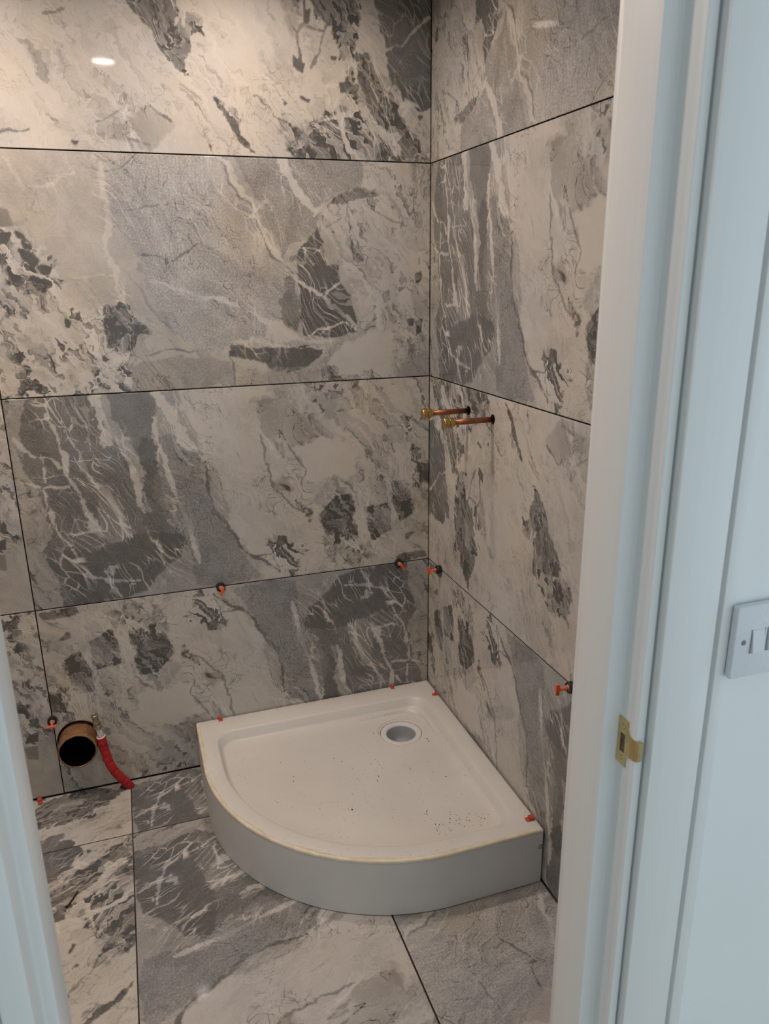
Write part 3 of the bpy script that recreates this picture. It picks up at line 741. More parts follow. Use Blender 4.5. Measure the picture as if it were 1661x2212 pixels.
# door wall (hall side)
wall_front = empty('wall_front', (0, 0, 0)); wall_front['kind'] = 'structure'
LIN_L, LIN_R = XJ_L - 0.028, XJ_R + 0.028
box_obj('wall_panel', (CX + 0.6275, YW, 0), (1.2, YI, CEIL + 0.1), WALLPAINT, wall_front)
box_obj('wall_stud', (LIN_R, YF, 0), (CX + 0.6275, YI, DOORH + 0.03), WALLPAINT, wall_front)
box_obj('wall_panel', (LIN_R, YW, DOORH + 0.03), (CX + 0.6275, YI, CEIL + 0.1), WALLPAINT, wall_front)
box_obj('wall_panel', (-3.4, YW, 0), (XJ_L - 0.118, YI, CEIL + 0.1), WALLPAINT, wall_front)
box_obj('wall_stud', (XJ_L - 0.118, YF, 0), (LIN_L, YI, DOORH + 0.03), WALLPAINT, wall_front)
box_obj('wall_panel', (XJ_L - 0.118, YW, DOORH + 0.03), (LIN_L, YI, CEIL + 0.1), WALLPAINT, wall_front)
box_obj('wall_panel', (LIN_L, YW, DOORH + 0.03), (LIN_R, YI, CEIL + 0.1), WALLPAINT, wall_front)
for x0_, x1_, z0_ in ((XL, XS_L - 0.07, 0), (XS_R + 0.07, 0, 0), (XS_L - 0.07, XS_R + 0.07, DOORH + 0.06)):
    box_obj('stone_lining', (x0_, YI, z0_), (x1_, YI + 0.009, CEIL), PLASTER, wall_front)  # unseen grey panels, added to cut bounced light in the room
hall = structure('floor_hall', (-3.4, -4.6, -0.08), (1.2, YI - 0.02, -0.002), HALLFLOOR)
hall.name = 'floor_2'
structure('ceiling_2', (-2.3, -4.6, 2.4), (1.2, YW, 2.5), CEILM)  # unseen; added to keep overhead daylight off the door frame
structure('wall_hall', (-2.4, -4.6, 0), (-2.3, YW, 2.4), WALLPAINT)  # unseen; added to hold back side daylight from the jamb face

# door frame: rebated lining, one continuous profile each side, and a head
door = empty('door_1', (0, 0, 0)); door['kind'] = 'structure'; door['label'] = 'white painted door lining with rebate, no door hung'
def jamb(profile, z0, z1, name, bev=0.0018):
    bm = bmesh.new(); prism(bm, profile, z0, z1)
    es = [e for e in bm.edges if abs(e.verts[0].co.z - e.verts[1].co.z) > 0.1]
    bmesh.ops.bevel(bm, geom=es, offset=bev, segments=3, profile=0.5, affect='EDGES')
    return bm_obj(name, bm, PAINT, door, angle=50)
YB = YI - 0.0005
XA = CX + 0.534
jamb([(XS_R, YB), (XS_R, YSTOP), (XJ_R, YSTOP), (XJ_R, YF), (XA - 0.0022, YF), (XA - 0.0016, YF + 0.012), (XA + 0.0006, YF + 0.012), (XA + 0.0008, YF), (LIN_R, YF), (LIN_R, YB)], 0, DOORH, 'jamb')
jamb([(XS_L, YB), (XS_L, YSTOP), (XJ_L, YSTOP), (XJ_L, YF - 0.008), (LIN_L, YF - 0.008), (LIN_L, YB)], 0, DOORH, 'jamb', 0.003)
bm = bmesh.new(); add_box(bm, (LIN_L, YF, DOORH), (LIN_R, YB, DOORH + 0.03)); add_box(bm, (XJ_L, YSTOP, DOORH - 0.02), (XJ_R, YB, DOORH))
bm_obj('lining_head', bm, PAINT, door)

# architraves
YA = -1.570
def architrave(name, x0, x1, side, label):
    """board with a groove near its outer edge; side +1: outer edge at larger x"""
    t0 = YF
    gx0, gx1 = (x1 - 0.025, x1 - 0.018)
    out = [(x0, t0), (x0, YA), (gx0, YA), (gx0 + 0.0002, YA + 0.0085), (gx1 - 0.0002, YA + 0.0085), (gx1, YA), (x1, YA + 0.0005), (x1, t0)]
    if side < 0: out = [(-(x - x0) + x1, y) for x, y in out]
    bm = bmesh.new(); prism(bm, out, 0, DOORH + 0.09)
    es = [e for e in bm.edges if abs(e.verts[0].co.z - e.verts[1].co.z) > 0.1 and abs(e.verts[0].co.y - YA) < 0.001]
    bmesh.ops.bevel(bm, geom=es, offset=0.001, segments=2, profile=0.5, affect='EDGES')
    o = bm_obj(name, bm, PAINT, None, angle=50); o['kind'] = 'structure'; o['label'] = label
    return o
XA = CX + 0.534
architrave('trim_1', XA, CX + 0.629, 1, 'white grooved architrave on the latch side of the doorway')
architrave('trim_2', XJ_L - 0.121, XJ_L - 0.0285, -1, 'white architrave on the hinge side of the doorway')
head = structure('trim_3', (XJ_L - 0.026, YA, DOORH + 0.004), (XA, YF, DOORH + 0.09), PAINT)
inner1 = structure('trim_4', (XS_R + 0.005, YI, 0), (XS_R + 0.07, YI + 0.016, DOORH + 0.06), PAINT, bev=0.004)
inner2 = structure('trim_5', (XS_L - 0.07, YI, 0), (XS_L - 0.005, YI + 0.016, DOORH + 0.06), PAINT, bev=0.004)
inner1['label'] = 'white architrave on the bathroom side, right of the doorway'
inner2['label'] = 'white architrave on the bathroom side, left of the doorway'

# brass strike plate in the rebate
def zy_plate(name, pts, x, th, mat, parent):
    bm = bmesh.new()
    a = [bm.verts.new((x, y, z)) for y, z in pts]; b = [bm.verts.new((x - th, y, z)) for y, z in pts]
    n = len(pts)
    bm.faces.new(a); bm.faces.new(b[::-1])
    for i in range(n): bm.faces.new((a[i], b[i], b[(i + 1) % n], a[(i + 1) % n]))
    return bm_obj(name, bm, mat, parent)
sx = XJ_R
strike = empty('strike_plate'); strike.parent = door; strike['label'] = 'brass strike plate with curved lip and two screws'
bm = bmesh.new()
# plate built as a grid of cells round the latch hole
ys = [-1.5262, -1.5315, -1.5405, -1.5440]; zs = [0.9410, 0.9585, 0.9832, 1.0027]
for i in range(3):
    for j in range(3):
        if (i, j) == (1, 1): continue
        lo = (ys[i + 1], zs[j]); hi = (ys[i], zs[j + 1])
        add_box(bm, (sx - 0.0016, lo[0], lo[1]), (sx + 0.0002, hi[0], hi[1]))
bmesh.ops.remove_doubles(bm, verts=bm.verts[:], dist=1e-5)
bm_obj('plate', bm, STRIKE, strike)
bm = bmesh.new()   # neck with flared shoulders, then the lip rolled round the edge
prof = [(-1.5438, 0.0, 0.9545, 0.9945), (-1.5458, 0.0, 0.9560, 0.9900), (-1.5485, 0.0, 0.9585, 0.9868), (-1.5530, 0.0, 0.9592, 0.9862), (-1.5575, 0.0003, 0.9592, 0.9862), (-1.5600, 0.0012, 0.9594, 0.9860), (-1.5618, 0.0030, 0.9597, 0.9857), (-1.5625, 0.0055, 0.9600, 0.9853), (-1.5626, 0.0075, 0.9604, 0.9848)]
fr_, bk_ = [], []
for y, dx, z0, z1 in prof:
    fr_.append([bm.verts.new((sx - 0.0016 + dx, y - (0.0 if dx < 0.001 else 0.0006), z)) for z in (z0, z1)])
    bk_.append([bm.verts.new((sx + 0.0002 + dx, y + (0.0 if dx < 0.001 else 0.0010), z)) for z in (z0, z1)])
for A, B in zip(fr_, fr_[1:]): bm.faces.new((A[0], A[1], B[1], B[0]))
for A, B in zip(bk_, bk_[1:]): bm.faces.new((A[1], A[0], B[0], B[1]))
for k_ in (0, 1):
    for i in range(len(prof) - 1): bm.faces.new((fr_[i][k_], fr_[i + 1][k_], bk_[i + 1][k_], bk_[i][k_]))
bm.faces.new((fr_[-1][0], fr_[-1][1], bk_[-1][1], bk_[-1][0])); bm.faces.new((fr_[0][1], fr_[0][0], bk_[0][0], bk_[0][1]))
bm_obj('lip', bm, STRIKE, strike, angle=40)
box_obj('latch_hole', (sx - 0.0004, -1.5405, 0.9585), (sx + 0.0002, -1.5315, 0.9832), mat_plain('bare_wood', (0.16, 0.11, 0.075), 0.8, var=0.4, scale=90), strike)
for zc in (0.9920, 0.9500):
    bm = bmesh.new(); lathe(bm, [(0, 0.0004), (0.0012, 0.0006), (0.0016, 0.0012), (0.0036, 0.0010), (0.0040, 0.0), (0, 0)], 20)
    o = bm_obj('screw', bm, STRIKE, strike, smooth=True)
    o.rotation_euler = (0, -math.pi / 2, 0); o.location = (sx - 0.0016, -1.5345, zc)

# ------------------------------------------------------------------ shower tray
TZ = 0.1653
TX, TY, ACX, ACY, AR = -0.792, -0.800, -0.245, -0.255, 0.546
def quad_outline(x0, x1, y0, y1, cx, cy, rx, ry, rc, n=56, m=8, dense=True):
    """quadrant: straight back and right sides, bowed front; rc rounds the three corners"""
    pts = []
    def corner(px, py, a0, a1):
        for k in range(m + 1):
            a = math.radians(a0 + (a1 - a0) * k / m)
            pts.append((px + rc * math.cos(a), py + rc * math.sin(a)))
    corner(x1 - rc, y1 - rc, 0, 90)          # back right
    corner(x0 + rc, y1 - rc, 90, 180)        # back left
    for k in range(n + 1):
        a = math.radians(180 + 90 * k / n)
        pts.append((cx + rx * math.cos(a), cy + ry * math.sin(a)))
    corner(x1 - rc, y0 + rc, 270, 360)       # front right
    if not dense: return pts
    out = []; breaks = {m: 40, 2 * m + 1: 14, 2 * m + 2 + n: 14, len(pts) - 1: 40}
    for i_, q in enumerate(pts):
        out.append(q)
        k = breaks.get(i_, 0); nx = pts[(i_ + 1) % len(pts)]
        for s in range(1, k): out.append((q[0] + (nx[0] - q[0]) * s / k, q[1] + (nx[1] - q[1]) * s / k))
    return out
def tray_ring(off, z, rc, back=0.0, right=0.0):
    return [(x, y, z) for x, y in quad_outline(TX + off, -0.004 - off - right, TY + off, -0.004 - off - back, ACX, ACY, -(TX - ACX) - off, -(TY - ACY) - off, rc)]
tray = empty('shower_tray', (0, 0, 0))
tag(tray, 'white quadrant shower tray with curved front, set on riser in the tiled corner', 'shower tray')
DX, DY, DR = -0.177, -0.213, 0.047
bm = bmesh.new()
rings = [tray_ring(0.012, TZ - 0.040, 0.004), tray_ring(0.006, TZ - 0.038, 0.004), tray_ring(0.006, TZ - 0.0075, 0.004), tray_ring(0.0, TZ - 0.0065, 0.004), tray_ring(0.0018, TZ - 0.0018, 0.004), tray_ring(0.006, TZ, 0.004),
         tray_ring(0.048, TZ + 0.0005, 0.05, 0.030, 0.0), tray_ring(0.0515, TZ - 0.0010, 0.052, 0.031, 0.002), tray_ring(0.0545, TZ - 0.0050, 0.055, 0.032, 0.003), tray_ring(0.0600, TZ - 0.0260, 0.057, 0.033, 0.004), tray_ring(0.0630, TZ - 0.0305, 0.058, 0.033, 0.004), tray_ring(0.072, TZ - 0.0330, 0.06, 0.033, 0.004)]
nr = len(rings[0])
def fall(x, y):
    return TZ - 0.0330 - 0.010 * max(0, 1 - math.hypot(x - DX, y - DY) / 0.62)
last = rings[-1]
# floor of the basin: rings shrinking from the edge on to the waste circle
def circ(r, z):
    return [(DX + r * math.cos(t), DY + r * math.sin(t), z) for t in angs]
angs = [math.atan2(y - DY, x - DX) for x, y, z in last]
for k in range(1, 9):
    t = k / 9
    ring = []
    for (x, y, z), a in zip(last, angs):
        ex, ey = DX + 0.074 * math.cos(a), DY + 0.074 * math.sin(a)
        px, py = x + (ex - x) * t, y + (ey - y) * t
        ring.append((px, py, fall(px, py)))
    rings.append(ring)
zd = fall(DX + 0.06, DY)
rings += [circ(0.074, zd), circ(0.0735, zd - 0.0022), circ(0.0665, zd - 0.0030), circ(0.0655, zd - 0.012)]
vr = [[bm.verts.new(q) for q in r] for r in rings]
for A, B in zip(vr, vr[1:]):
    for i in range(nr):
        j = (i + 1) % nr
        try: bm.faces.new((A[i], A[j], B[j], B[i]))
        except ValueError: pass
bm_obj('tray_body', bm, TRAY, tray, angle=50)
waste = empty('waste'); waste.parent = tray; waste.location = (DX, DY, zd - 0.004); waste['label'] = 'open round waste with white flange and grey bore'
bm = bmesh.new(); lathe(bm, [(0.065, -0.004), (0.0645, 0.0), (0.0625, 0.0012), (0.052, 0.0008), (0.0472, -0.0010), (0.0465, -0.006)], 56)
bm_obj('flange', bm, WHITEPL, waste, smooth=True)
bm = bmesh.new(); lathe(bm, [(0.0465, -0.006), (0.0455, -0.040), (0.044, -0.060), (0, -0.061)], 48); bm_obj('bore', bm, GREYPL, waste, smooth=True)
bm = bmesh.new(); lathe(bm, [(0, -0.028), (0.010, -0.030), (0.012, -0.060)], 24); o = bm_obj('spigot', bm, GREYPL, waste, smooth=True); o.location = (0.012, -0.006, 0)
# riser panel round the bowed front, a little set back under the lip
bm = bmesh.new()
front = [(x, y) for x, y in quad_outline(TX + 0.0006, -0.001, TY + 0.0006, -0.001, ACX, ACY, -(TX - ACX) - 0.003, -(TY - ACY) - 0.003, 0.002)]
arc = [(TX + 0.0006, -0.006)] + [(ACX + (TX + 0.0006 - ACX) * math.cos(math.radians(90 * k / 48)), ACY + (TY + 0.0006 - ACY) * math.sin(math.radians(90 * k / 48))) for k in range(49)] + [(-0.006, TY + 0.0006)]
for (z0, z1) in ((0.003, TZ - 0.007),):
    o0 = [bm.verts.new((x, y, z0)) for x, y in arc]; o1 = [bm.verts.new((x, y, z1)) for x, y in arc]
    inn = []
    for k, (x, y) in enumerate(arc):
        a = Vector(arc[max(k - 1, 0)]); b = Vector(arc[min(k + 1, len(arc) - 1)]); d = (b - a).normalized()
        inn.append((x - d.y * 0.005, y + d.x * 0.005))
    i0 = [bm.verts.new((x, y, z0)) for x, y in inn]; i1 = [bm.verts.new((x, y, z1)) for x, y in inn]
    for k in range(len(arc) - 1):
        bm.faces.new((o0[k], o0[k + 1], o1[k + 1], o1[k])); bm.faces.new((i0[k + 1], i0[k], i1[k], i1[k + 1]))
        bm.faces.new((o1[k], o1[k + 1], i1[k + 1], i1[k])); bm.faces.new((o0[k + 1], o0[k], i0[k], i0[k + 1]))
    bm.faces.new((o0[0], o1[0], i1[0], i0[0])); bm.faces.new((o1[-1], o0[-1], i0[-1], i1[-1]))
riser = bm_obj('riser_panel', bm, PANEL, tray, angle=40); riser['label'] = 'plain grey-white curved riser panel'
# cream film of old sealant along the front lip
bm = bmesh.new()
path = [((TX, -0.015 + (ACY + 0.015) * k / 10), (-1.0, 0.0)) for k in range(10)]
path += [((ACX + (TX - ACX) * math.cos(math.radians(a)), ACY + (TY - ACY) * math.sin(math.radians(a))), (-math.cos(math.radians(a)), -math.sin(math.radians(a)))) for a in [90 * k / 80 for k in range(81)]]
path += [((ACX + (-0.02 - ACX) * k / 12, TY), (0.0, -1.0)) for k in range(1, 13)]
rows = []
for k, ((x, y), (nx, ny)) in enumerate(path):
    wd_ = 0.0085 + 0.0018 * math.sin(k * 0.37) + 0.0012 * math.sin(k * 1.7)
    rows.append([bm.verts.new((x + nx * o_, y + ny * o_, z_)) for o_, z_ in ((0.0006, TZ - 0.0070), (0.0008, TZ - 0.0030), (-0.0004, TZ - 0.0006), (-0.0045, TZ + 0.0010), (-wd_, TZ + 0.0009), (-wd_ - 0.0006, TZ - 0.0003))])
for A, B in zip(rows, rows[1:]):
    for i_ in range(5): bm.faces.new((A[i_], A[i_ + 1], B[i_ + 1], B[i_]))
sl = bm_obj('sealant_edge', bm, CREAM, tray, smooth=True); sl['label'] = 'cream strip along the front lip'
# conformity mark printed on the riser next to the wall
mk = empty('printed_mark'); mk.parent = tray; mk.location = (-0.012, TY + 0.0002, 0.113)
for txt, dz in (('UK', 0.0008), ('CA', -0.0070)):
    cu = bpy.data.curves.new('letters', 'FONT'); cu.body = txt; cu.size = 0.0085; cu.align_x = 'CENTER'; cu.extrude = 0.0002
    to = bpy.data.objects.new('letters_tmp', cu); COL.objects.link(to)
    bpy.context.view_layer.update()
    me = bpy.data.meshes.new_from_object(to.evaluated_get(bpy.context.evaluated_depsgraph_get()))
    bpy.data.objects.remove(to, do_unlink=True)
    o = mesh_obj('letters', me, INK, mk); o.rotation_euler = (math.pi / 2, 0, 0); o.location = (0, 0, dz)

# ------------------------------------------------------------------ copper pipe tails
def copper_tail(y, z, label, mark):
    p = empty('copper_pipe', (0, y, z)); p.rotation_euler = (0, -math.pi / 2, 0)   # local z points out of the wall
    tag(p, label, 'pipe', 'capped copper pipe tails for the shower valve')
    bm = bmesh.new(); tube(bm, [(0, 0, -0.008), (0, 0, 0.05), (0, 0, 0.118)], 0.0075, 24)
    bm_obj('pipe', bm, COPPER, p, smooth=True)
    cap = empty('stop_end'); cap.parent = p; cap.location = (0, 0, 0.112); cap['label'] = 'yellow brass stop end'
    bm = bmesh.new(); lathe(bm, [(0.0078, 0), (0.0128, 0.0), (0.0135, 0.0012), (0.0135, 0.0095), (0.0125, 0.0105), (0.0078, 0.0105)], 6)
    bm_obj('hex_nut', bm, BRASS, cap)
    bm = bmesh.new(); lathe(bm, [(0.0, 0.0105), (0.0105, 0.0105), (0.0110, 0.0125), (0.0132, 0.0130), (0.0136, 0.0145), (0.0136, 0.0235), (0.0122, 0.0262), (0.0, 0.0268)], 28)
    bm_obj('cap', bm, BRASS, cap, angle=45)
    bm = bmesh.new(); lathe(bm, [(0.0108, -0.004), (0.0108, 0.0), (0.0102, 0.0004)], 6)
    bm_obj('olive_ring', bm, BRASS, cap, smooth=True)
    if mark:
        bm = bmesh.new(); add_box(bm, (-0.0095, -0.0020, 0.072), (-0.0070, 0.0020, 0.088), 0.0008)
        o = bm_obj('solder_mark', bm, SOLDER, p); o.rotation_euler = (0, 0, math.radians(-35))
    bm = bmesh.new(); lathe(bm, [(0.0130, 0.0), (0.0130, -0.0088), (0, -0.0088)], 28)
    bm_obj('drilled_recess', bm, DARKHOLE, p, smooth=True)
    return p
copper_tail(*PIPES[0], 'copper pipe with brass cap nearer the room corner, grey mark on it', True)
copper_tail(*PIPES[1], 'copper pipe with brass cap nearer the door frame, in front of its twin', False)

# ------------------------------------------------------------------ tile levelling clips
def level_clip(loc, wall, label, turn, handle=ORANGE, core=True):
    c = empty('tile_levelling_clip', loc)
    c.rotation_euler = (math.pi / 2, 0, 0) if wall == 'back' else (0, -math.pi / 2, 0)
    tag(c, label, 'tile clip', 'twist clips left in the tile joints')
    bm = bmesh.new(); lathe(bm, [(0.0, 0.0003), (0.0130, 0.0003), (0.0138, 0.0020), (0.0138, 0.0125), (0.0128, 0.0145), (0.0098, 0.0148), (0.0088, 0.0120), (0.0, 0.0115)], 40, 10, 0.022)
    bm_obj('cap', bm, BLACKPL, c, angle=45)
    bm = bmesh.new(); lathe(bm, [(0.0, 0.0118), (0.0082, 0.0118), (0.0076, 0.0150), (0.0056, 0.0180), (0.0, 0.0185)], 24)
    bm_obj('core', bm, SMOKE if core else BLACKPL, c, smooth=True)
    h = empty('handle'); h.parent = c; h.rotation_euler = (0, 0, turn)
    bm = bmesh.new(); lathe(bm, [(0.0, 0.016), (0.0062, 0.016), (0.0058, 0.0205), (0.0036, 0.0235), (0.0032, 0.0385), (0.0, 0.039)], 20)
    bm_obj('stem', bm, handle, h, smooth=True)
    bm = bmesh.new(); add_box(bm, (-0.0135, -0.0028, 0.0365), (0.0135, 0.0028, 0.0455), 0.0012)
    bm_obj('grip_bar', bm, handle, h, angle=40)
    return c
zj = ROW0
level_clip((-0.681, 0, zj), 'back', 'orange-handled black tile clip in the joint above the tray\'s left end', math.radians(66))
level_clip((-0.107, 0, zj), 'back', 'orange-handled black tile clip on the long wall close to the room corner', math.radians(112))
level_clip((-1.2, 0, 0.261), 'back', 'red-handled black tile clip beside the brown soil pipe', math.radians(4), SALMON)
level_clip((0, -0.104, zj), 'right', 'black tile clip with orange T-handle on the right wall by the corner', 0.0, core=False)
level_clip((0, -0.878, zj), 'right', 'black tile clip with orange T-handle half hidden by the door frame', 0.0)

# ------------------------------------------------------------------ red broken clip stubs
def stub(loc, rz, label, mat=REDPL, s=1.0):
    o = empty('clip_stub', loc, (0, 0, rz))
    tag(o, label, 'clip stub', 'broken red clip stubs')
    bm = bmesh.new(); add_box(bm, (-0.0065 * s, -0.011 * s, 0.0), (0.0065 * s, 0.008 * s, 0.0022), 0.0006)
    bm_obj('base', bm, mat, o, angle=40)
    bm = bmesh.new()
    prism(bm, [(-0.0062 * s, 0.0075 * s), (-0.0050 * s, -0.004 * s), (0.0035 * s, -0.005 * s), (0.0060 * s, 0.0075 * s)], 0.0022, 0.0075 * s)
    bm_obj('broken_fin', bm, mat, o)
    return o
RIM = TZ + 0.0003
stub((-0.717, -0.014, RIM), 0.15, 'red plastic stub on the tray rim at its left end against the wall')
stub((-0.137, -0.014, RIM), -0.1, 'red plastic stub on the rear tray rim behind the waste')
stub((-0.016, -0.107, RIM), -math.pi / 2 - 0.15, 'red plastic stub on the right tray rim next to the room corner')
stub((-0.020, -0.757, RIM), -math.pi / 2, 'red plastic stub on the front right corner of the tray', s=1.2)
stub((-1.268, -0.014, 0.0003), 0.2, 'red plastic stub on the floor next to the hinge side door frame', s=1.1)

# ------------------------------------------------------------------ soil pipe
soil = empty('soil_pipe', (SOIL_X, 0, SOIL_Z)); soil.rotation_euler = (math.pi / 2, 0, 0)
tag(soil, 'large brown soil pipe end sticking out low on the back wall', 'pipe')
bm = bmesh.new()
ro, ri, L = 0.0552, 0.0500, 0.062
lathe(bm, [(ro, -0.09), (ro, 0.0), (ro, L * 0.5), (ro, L - 0.004), (ro - 0.0006, L - 0.001), (ro - 0.0018, L), (ri + 0.0010, L), (ri, L - 0.0015)], 64)
for v in bm.verts:      # a hand-cut, slightly ragged end
    if v.co.z > L * 0.7:
        a = math.atan2(v.co.y, v.co.x); v.co.z += 0.0016 * math.sin(3 * a + 1) + 0.0007 * math.sin(11 * a)
bm_obj('pipe_wall', bm, SOIL, soil, angle=50)
bm = bmesh.new(); lathe(bm, [(0.0, -0.088), (ri, -0.088), (ri, 0.0), (ri, L - 0.0015)], 64)
for v in bm.verts:
    if v.co.z > L * 0.7:
        a = math.atan2(v.co.y, v.co.x); v.co.z += 0.0016 * math.sin(3 * a + 1) + 0.0007 * math.sin(11 * a)
bm_obj('pipe_bore', bm, DARKHOLE, soil, smooth=True)
bm = bmesh.new(); lathe(bm, [(0.0606, -0.001), (0.0606, -0.0085), (ro + 0.0004, -0.0085)], 56); o = bm_obj('cut_hole', bm, DARKHOLE, soil, smooth=True); o.location = (0.003, 0.004, 0)

# ------------------------------------------------------------------ red lagged water pipe with brass fitting
def spline(pts, n):
    out = []
    P_ = [Vector(pts[0])] + [Vector(q) for q in pts] + [Vector(pts[-1])]
    for i in range(1, len(P_) - 2):
        a, b, c, d = P_[i - 1:i + 3]
        for k in range(n):
            t = k / n
            out.append(0.5 * ((2 * b) + (-a + c) * t + (2 * a - 5 * b + 4 * c - d) * t * t + (-a + 3 * b - 3 * c + d) * t ** 3))
    out.append(P_[-2]); return out
feed = empty('water_feed_pipe', (-1.008, -0.035, 0))
tag(feed, 'white water pipe in red lagging with small brass fitting, beside the soil pipe', 'pipe')
def rel(q): return (q[0] + 1.008, q[1] + 0.035, q[2])
red = [(-1.0065, -0.030, -0.006), (-1.012, -0.034, 0.012), (-1.034, -0.038, 0.047), (-1.054, -0.041, 0.093), (-1.0655, -0.043, 0.150), (-1.0705, -0.044, 0.200)]
sp_ = [Vector(rel(q)) for q in spline(red, 14)]
bm = bmesh.new(); tube(bm, sp_, [0.0128 + 0.0005 * math.sin(k * 1.3) + (0.0006 if k % 7 == 0 else 0) for k in range(len(sp_))], 22)
bm_obj('red_lagging', bm, REDFAB, feed, smooth=True)
bm = bmesh.new()
ax = (Vector((-1.0785, -0.047, 0.262)) - Vector((-1.0705, -0.044, 0.200))).normalized()
base_ = Vector(rel((-1.0705, -0.044, 0.200)))
q_ = ax.to_track_quat('Z', 'Y')
lathe(bm, [(0.0086, 0.0), (0.0128, 0.0006), (0.0136, 0.0026), (0.0126, 0.0044), (0.0086, 0.0040)], 28)
o = bm_obj('lagging_end', bm, mat_plain('pale_pink_cuff', (0.78, 0.60, 0.56), 0.8, var=0.06), feed, smooth=True); o.rotation_mode = 'QUATERNION'; o.rotation_quaternion = q_; o.location = base_ - ax * 0.0006
bm = bmesh.new(); tube(bm, [base_ - ax * 0.01, base_ + ax * 0.045], 0.0080, 22); bm_obj('plastic_pipe', bm, WHITEPL, feed, smooth=True)
fit = empty('brass_fitting'); fit.parent = feed; fit.rotation_mode = 'QUATERNION'; fit.rotation_quaternion = q_; fit.location = base_ + ax * 0.032
bm = bmesh.new(); lathe(bm, [(0.0082, 0.0), (0.0116, 0.0004), (0.0120, 0.002), (0.0120, 0.0135), (0.0108, 0.0150), (0.0, 0.0150)], 28); bm_obj('compression_nut', bm, NICKEL, fit, angle=45)
bm = bmesh.new(); lathe(bm, [(0.0, 0.0150), (0.0085, 0.0150), (0.0085, 0.0180), (0.0108, 0.0182), (0.0108, 0.0270), (0.0090, 0.0272), (0.0085, 0.031)], 6); bm_obj('hex_body', bm, NICKEL, fit)
bm = bmesh.new(); pr = [(0.0078, 0.028)]
for k in range(5): pr += [(0.0086, 0.030 + k * 0.0022), (0.0078, 0.0311 + k * 0.0022)]
pr += [(0.0092, 0.0415), (0.0102, 0.0425), (0.0102, 0.0478), (0.0094, 0.0490), (0.0072, 0.0490), (0.0066, 0.0480), (0.0064, 0.0300), (0.0, 0.0300)]
lathe(bm, pr, 28); bm_obj('threaded_end', bm, NICKEL, fit, smooth=True)

# ------------------------------------------------------------------ black screw on the floor
a_, b_ = Vector((-1.142, -0.431, 0.0034)), Vector((-1.166, -0.478, 0.0034))
scr = empty('drywall_screw', (b_.x, b_.y, 0)); tag(scr, 'black screw lying on the floor tile next to the door frame', 'screw')
bm = bmesh.new(); n_ = 26
tube(bm, [tuple((b_ + (a_ - b_) * (k / n_)) - Vector((b_.x, b_.y, 0))) for k in range(n_ + 1)], [(0.0021 if k % 2 else 0.0015) * (1 if k < n_ - 3 else (n_ - k + 0.3) / 3.6) for k in range(n_ + 1)], 10)
bm_obj('shank', bm, BLACKPL, scr, smooth=True)
bm = bmesh.new(); lathe(bm, [(0.0016, 0.0), (0.0022, -0.0015), (0.0042, -0.0034), (0.0042, -0.0042), (0.0014, -0.0042), (0.0010, -0.0030), (0, -0.0030)], 18)
o = bm_obj('head', bm, BLACKPL, scr, smooth=True); o.rotation_mode = 'QUATERNION'; o.rotation_quaternion = (a_ - b_).normalized().to_track_quat('Z', 'Y'); o.location = (0, 0, 0.0043)

# ------------------------------------------------------------------ light switch
sw = empty('light_switch', (-0.2215, YA - 0.0005, 1.103)); tag(sw, 'white two-rocker light switch on the hall wall beside the architrave', 'light switch')
W2_, H2_ = 0.0430, 0.0450
bm = bmesh.new()
for (ins, y) in ((0.0, 0.0), (0.0, -0.0075), (0.0014, -0.0092)):
    pass
add_box(bm, (-W2_, -0.0095, -H2_), (W2_, 0.0, H2_), 0.0016, 3)
bm_obj('plate', bm, SWITCHM, sw, angle=45)
for cx_ in (-0.0105, 0.0125):
    r = empty('rocker'); r.parent = sw; r.location = (cx_, -0.0095, 0)
    bm = bmesh.new(); prism(bm, [(-0.0005, 0.0135), (-0.0005, -0.0135), (0.0008, -0.0135), (0.0045, 0.0135)][::1], -0.0085, 0.0085)
    # local prism axis z -> world x; turn so the rocker tilts out at its foot
    o = bm_obj('paddle', bm, SWITCHM, r); o.rotation_euler = (0, 0, 0)
    o.matrix_local = Matrix(((0, 0, 1, 0), (-1, 0, 0, 0), (0, -1, 0, 0), (0, 0, 0, 1)))
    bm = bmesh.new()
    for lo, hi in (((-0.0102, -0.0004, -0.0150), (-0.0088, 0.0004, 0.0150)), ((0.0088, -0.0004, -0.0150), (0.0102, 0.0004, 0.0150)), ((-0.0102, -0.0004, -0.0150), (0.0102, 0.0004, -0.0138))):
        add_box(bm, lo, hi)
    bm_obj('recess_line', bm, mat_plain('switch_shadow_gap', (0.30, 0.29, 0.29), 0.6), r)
for cx_ in (-0.0300, 0.0300):
    bm = bmesh.new(); lathe(bm, [(0, 0.0002), (0.0010, 0.0003), (0.0026, 0.0009), (0.0030, 0.0004), (0.0034, 0.0), (0, 0)], 20)
    o = bm_obj('screw', bm, mat_plain('grey_screw_head', (0.20, 0.21, 0.23), 0.35), sw, smooth=True); o.rotation_euler = (math.pi / 2, 0, 0); o.location = (cx_, -0.0095, 0)

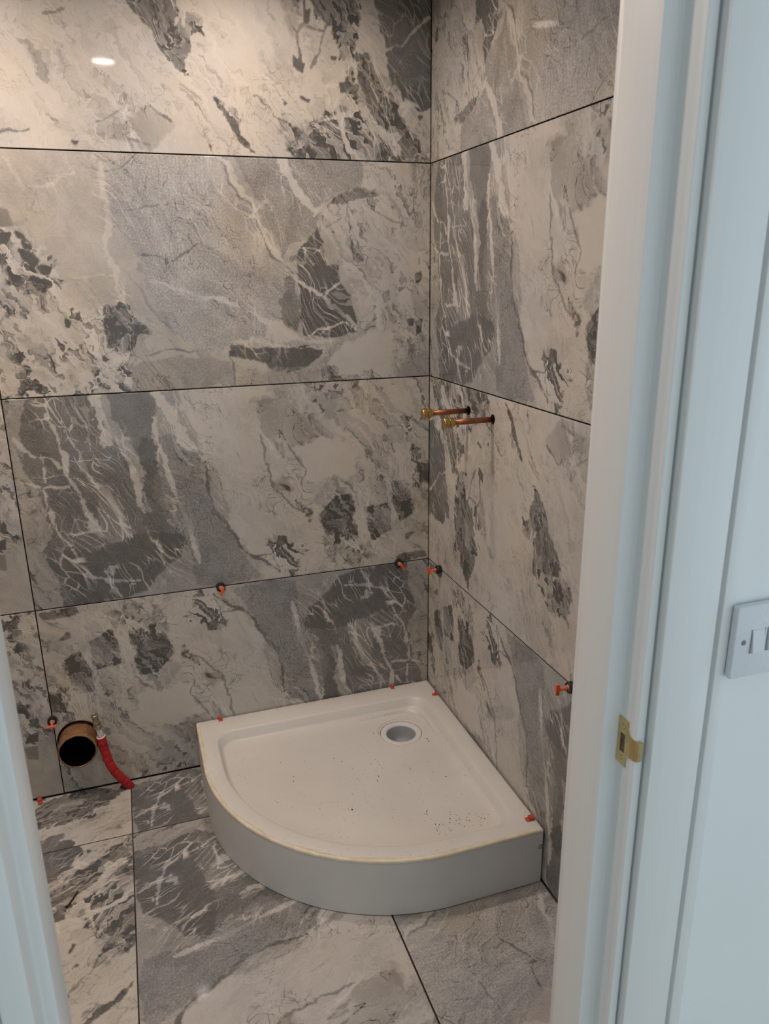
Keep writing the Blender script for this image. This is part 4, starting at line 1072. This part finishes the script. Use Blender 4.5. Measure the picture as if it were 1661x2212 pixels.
# ------------------------------------------------------------------ recessed ceiling lights (out of view; the third is added to brighten the upper wall)
for k_, (x, y) in enumerate(LIGHTS):
    d = empty('downlight', (x, y, CEIL)); tag(d, ('recessed ceiling spotlight straight inside the doorway', 'recessed ceiling spotlight above the shower tray', 'added unseen spotlight above the soil pipe end, brightening the upper wall', 'recessed ceiling spotlight at the far left of the room')[k_], 'ceiling light', 'recessed bathroom spotlights')
    bm = bmesh.new(); lathe(bm, [(0.052, 0.0), (0.052, -0.003), (0.048, -0.0055), (0.041, -0.0045), (0.040, 0.0)], 40); bm_obj('trim_ring', bm, CHROME, d, smooth=True)
    ld = bpy.data.lights.new('lamp', 'AREA'); ld.shape = 'DISK'; ld.size = 0.078; ld.energy = LAMP_POWER[k_]; ld.color = LAMP_COLOUR; ld.spread = math.radians(160)
    lo_ = bpy.data.objects.new('lamp', ld); COL.objects.link(lo_); lo_.parent = d; lo_.location = (0, 0, -0.003)

# ------------------------------------------------------------------ grit on the tray
random.seed(4)
bm = bmesh.new()
def bit(x, y, z, s):
    g = bmesh.ops.create_icosphere(bm, subdivisions=1, radius=s)
    a = random.uniform(0, 6.28); kx, ky, kz = random.uniform(0.6, 1.9), random.uniform(0.5, 1.0), random.uniform(0.3, 0.6)
    for v in g['verts']:
        px, py = v.co.x * kx, v.co.y * ky
        v.co = Vector((x + px * math.cos(a) - py * math.sin(a), y + px * math.sin(a) + py * math.cos(a), z + v.co.z * kz))
spots = [(-0.30, -0.33), (-0.32, -0.42), (-0.11, -0.29), (-0.13, -0.47), (-0.24, -0.60), (-0.44, -0.52), (-0.25, -0.20), (-0.22, -0.40), (-0.55, -0.35), (-0.40, -0.30)]
for x, y in spots:
    for _ in range(2): bit(x + random.gauss(0, 0.006), y + random.gauss(0, 0.006), fall(x, y) + 0.0006, random.uniform(0.0012, 0.0028))
for _ in range(70):
    x, y = random.uniform(-0.25, -0.09), random.gauss(-0.675, 0.028)
    if math.hypot(min(0, x - ACX), min(0, y - ACY)) < AR - 0.080: bit(x, y, fall(x, y) + 0.0004, random.uniform(0.0006, 0.0018))
for _ in range(110):
    x, y = random.uniform(-0.66, -0.10), random.uniform(-0.64, -0.14)
    if math.hypot(min(0, x - ACX), min(0, y - ACY)) < AR - 0.09 and math.hypot(x - DX, y - DY) > 0.08: bit(x, y, fall(x, y) + 0.0004, random.uniform(0.0005, 0.0013))
for _ in range(60):
    bit(random.uniform(-0.75, -0.03), random.uniform(-0.022, -0.008), TZ + 0.0008, random.uniform(0.0005, 0.0014))
grit = bm_obj('grit', bm, DIRT); tag(grit, 'dark grit and crumbs scattered over the white shower tray', 'grit', kind='stuff')
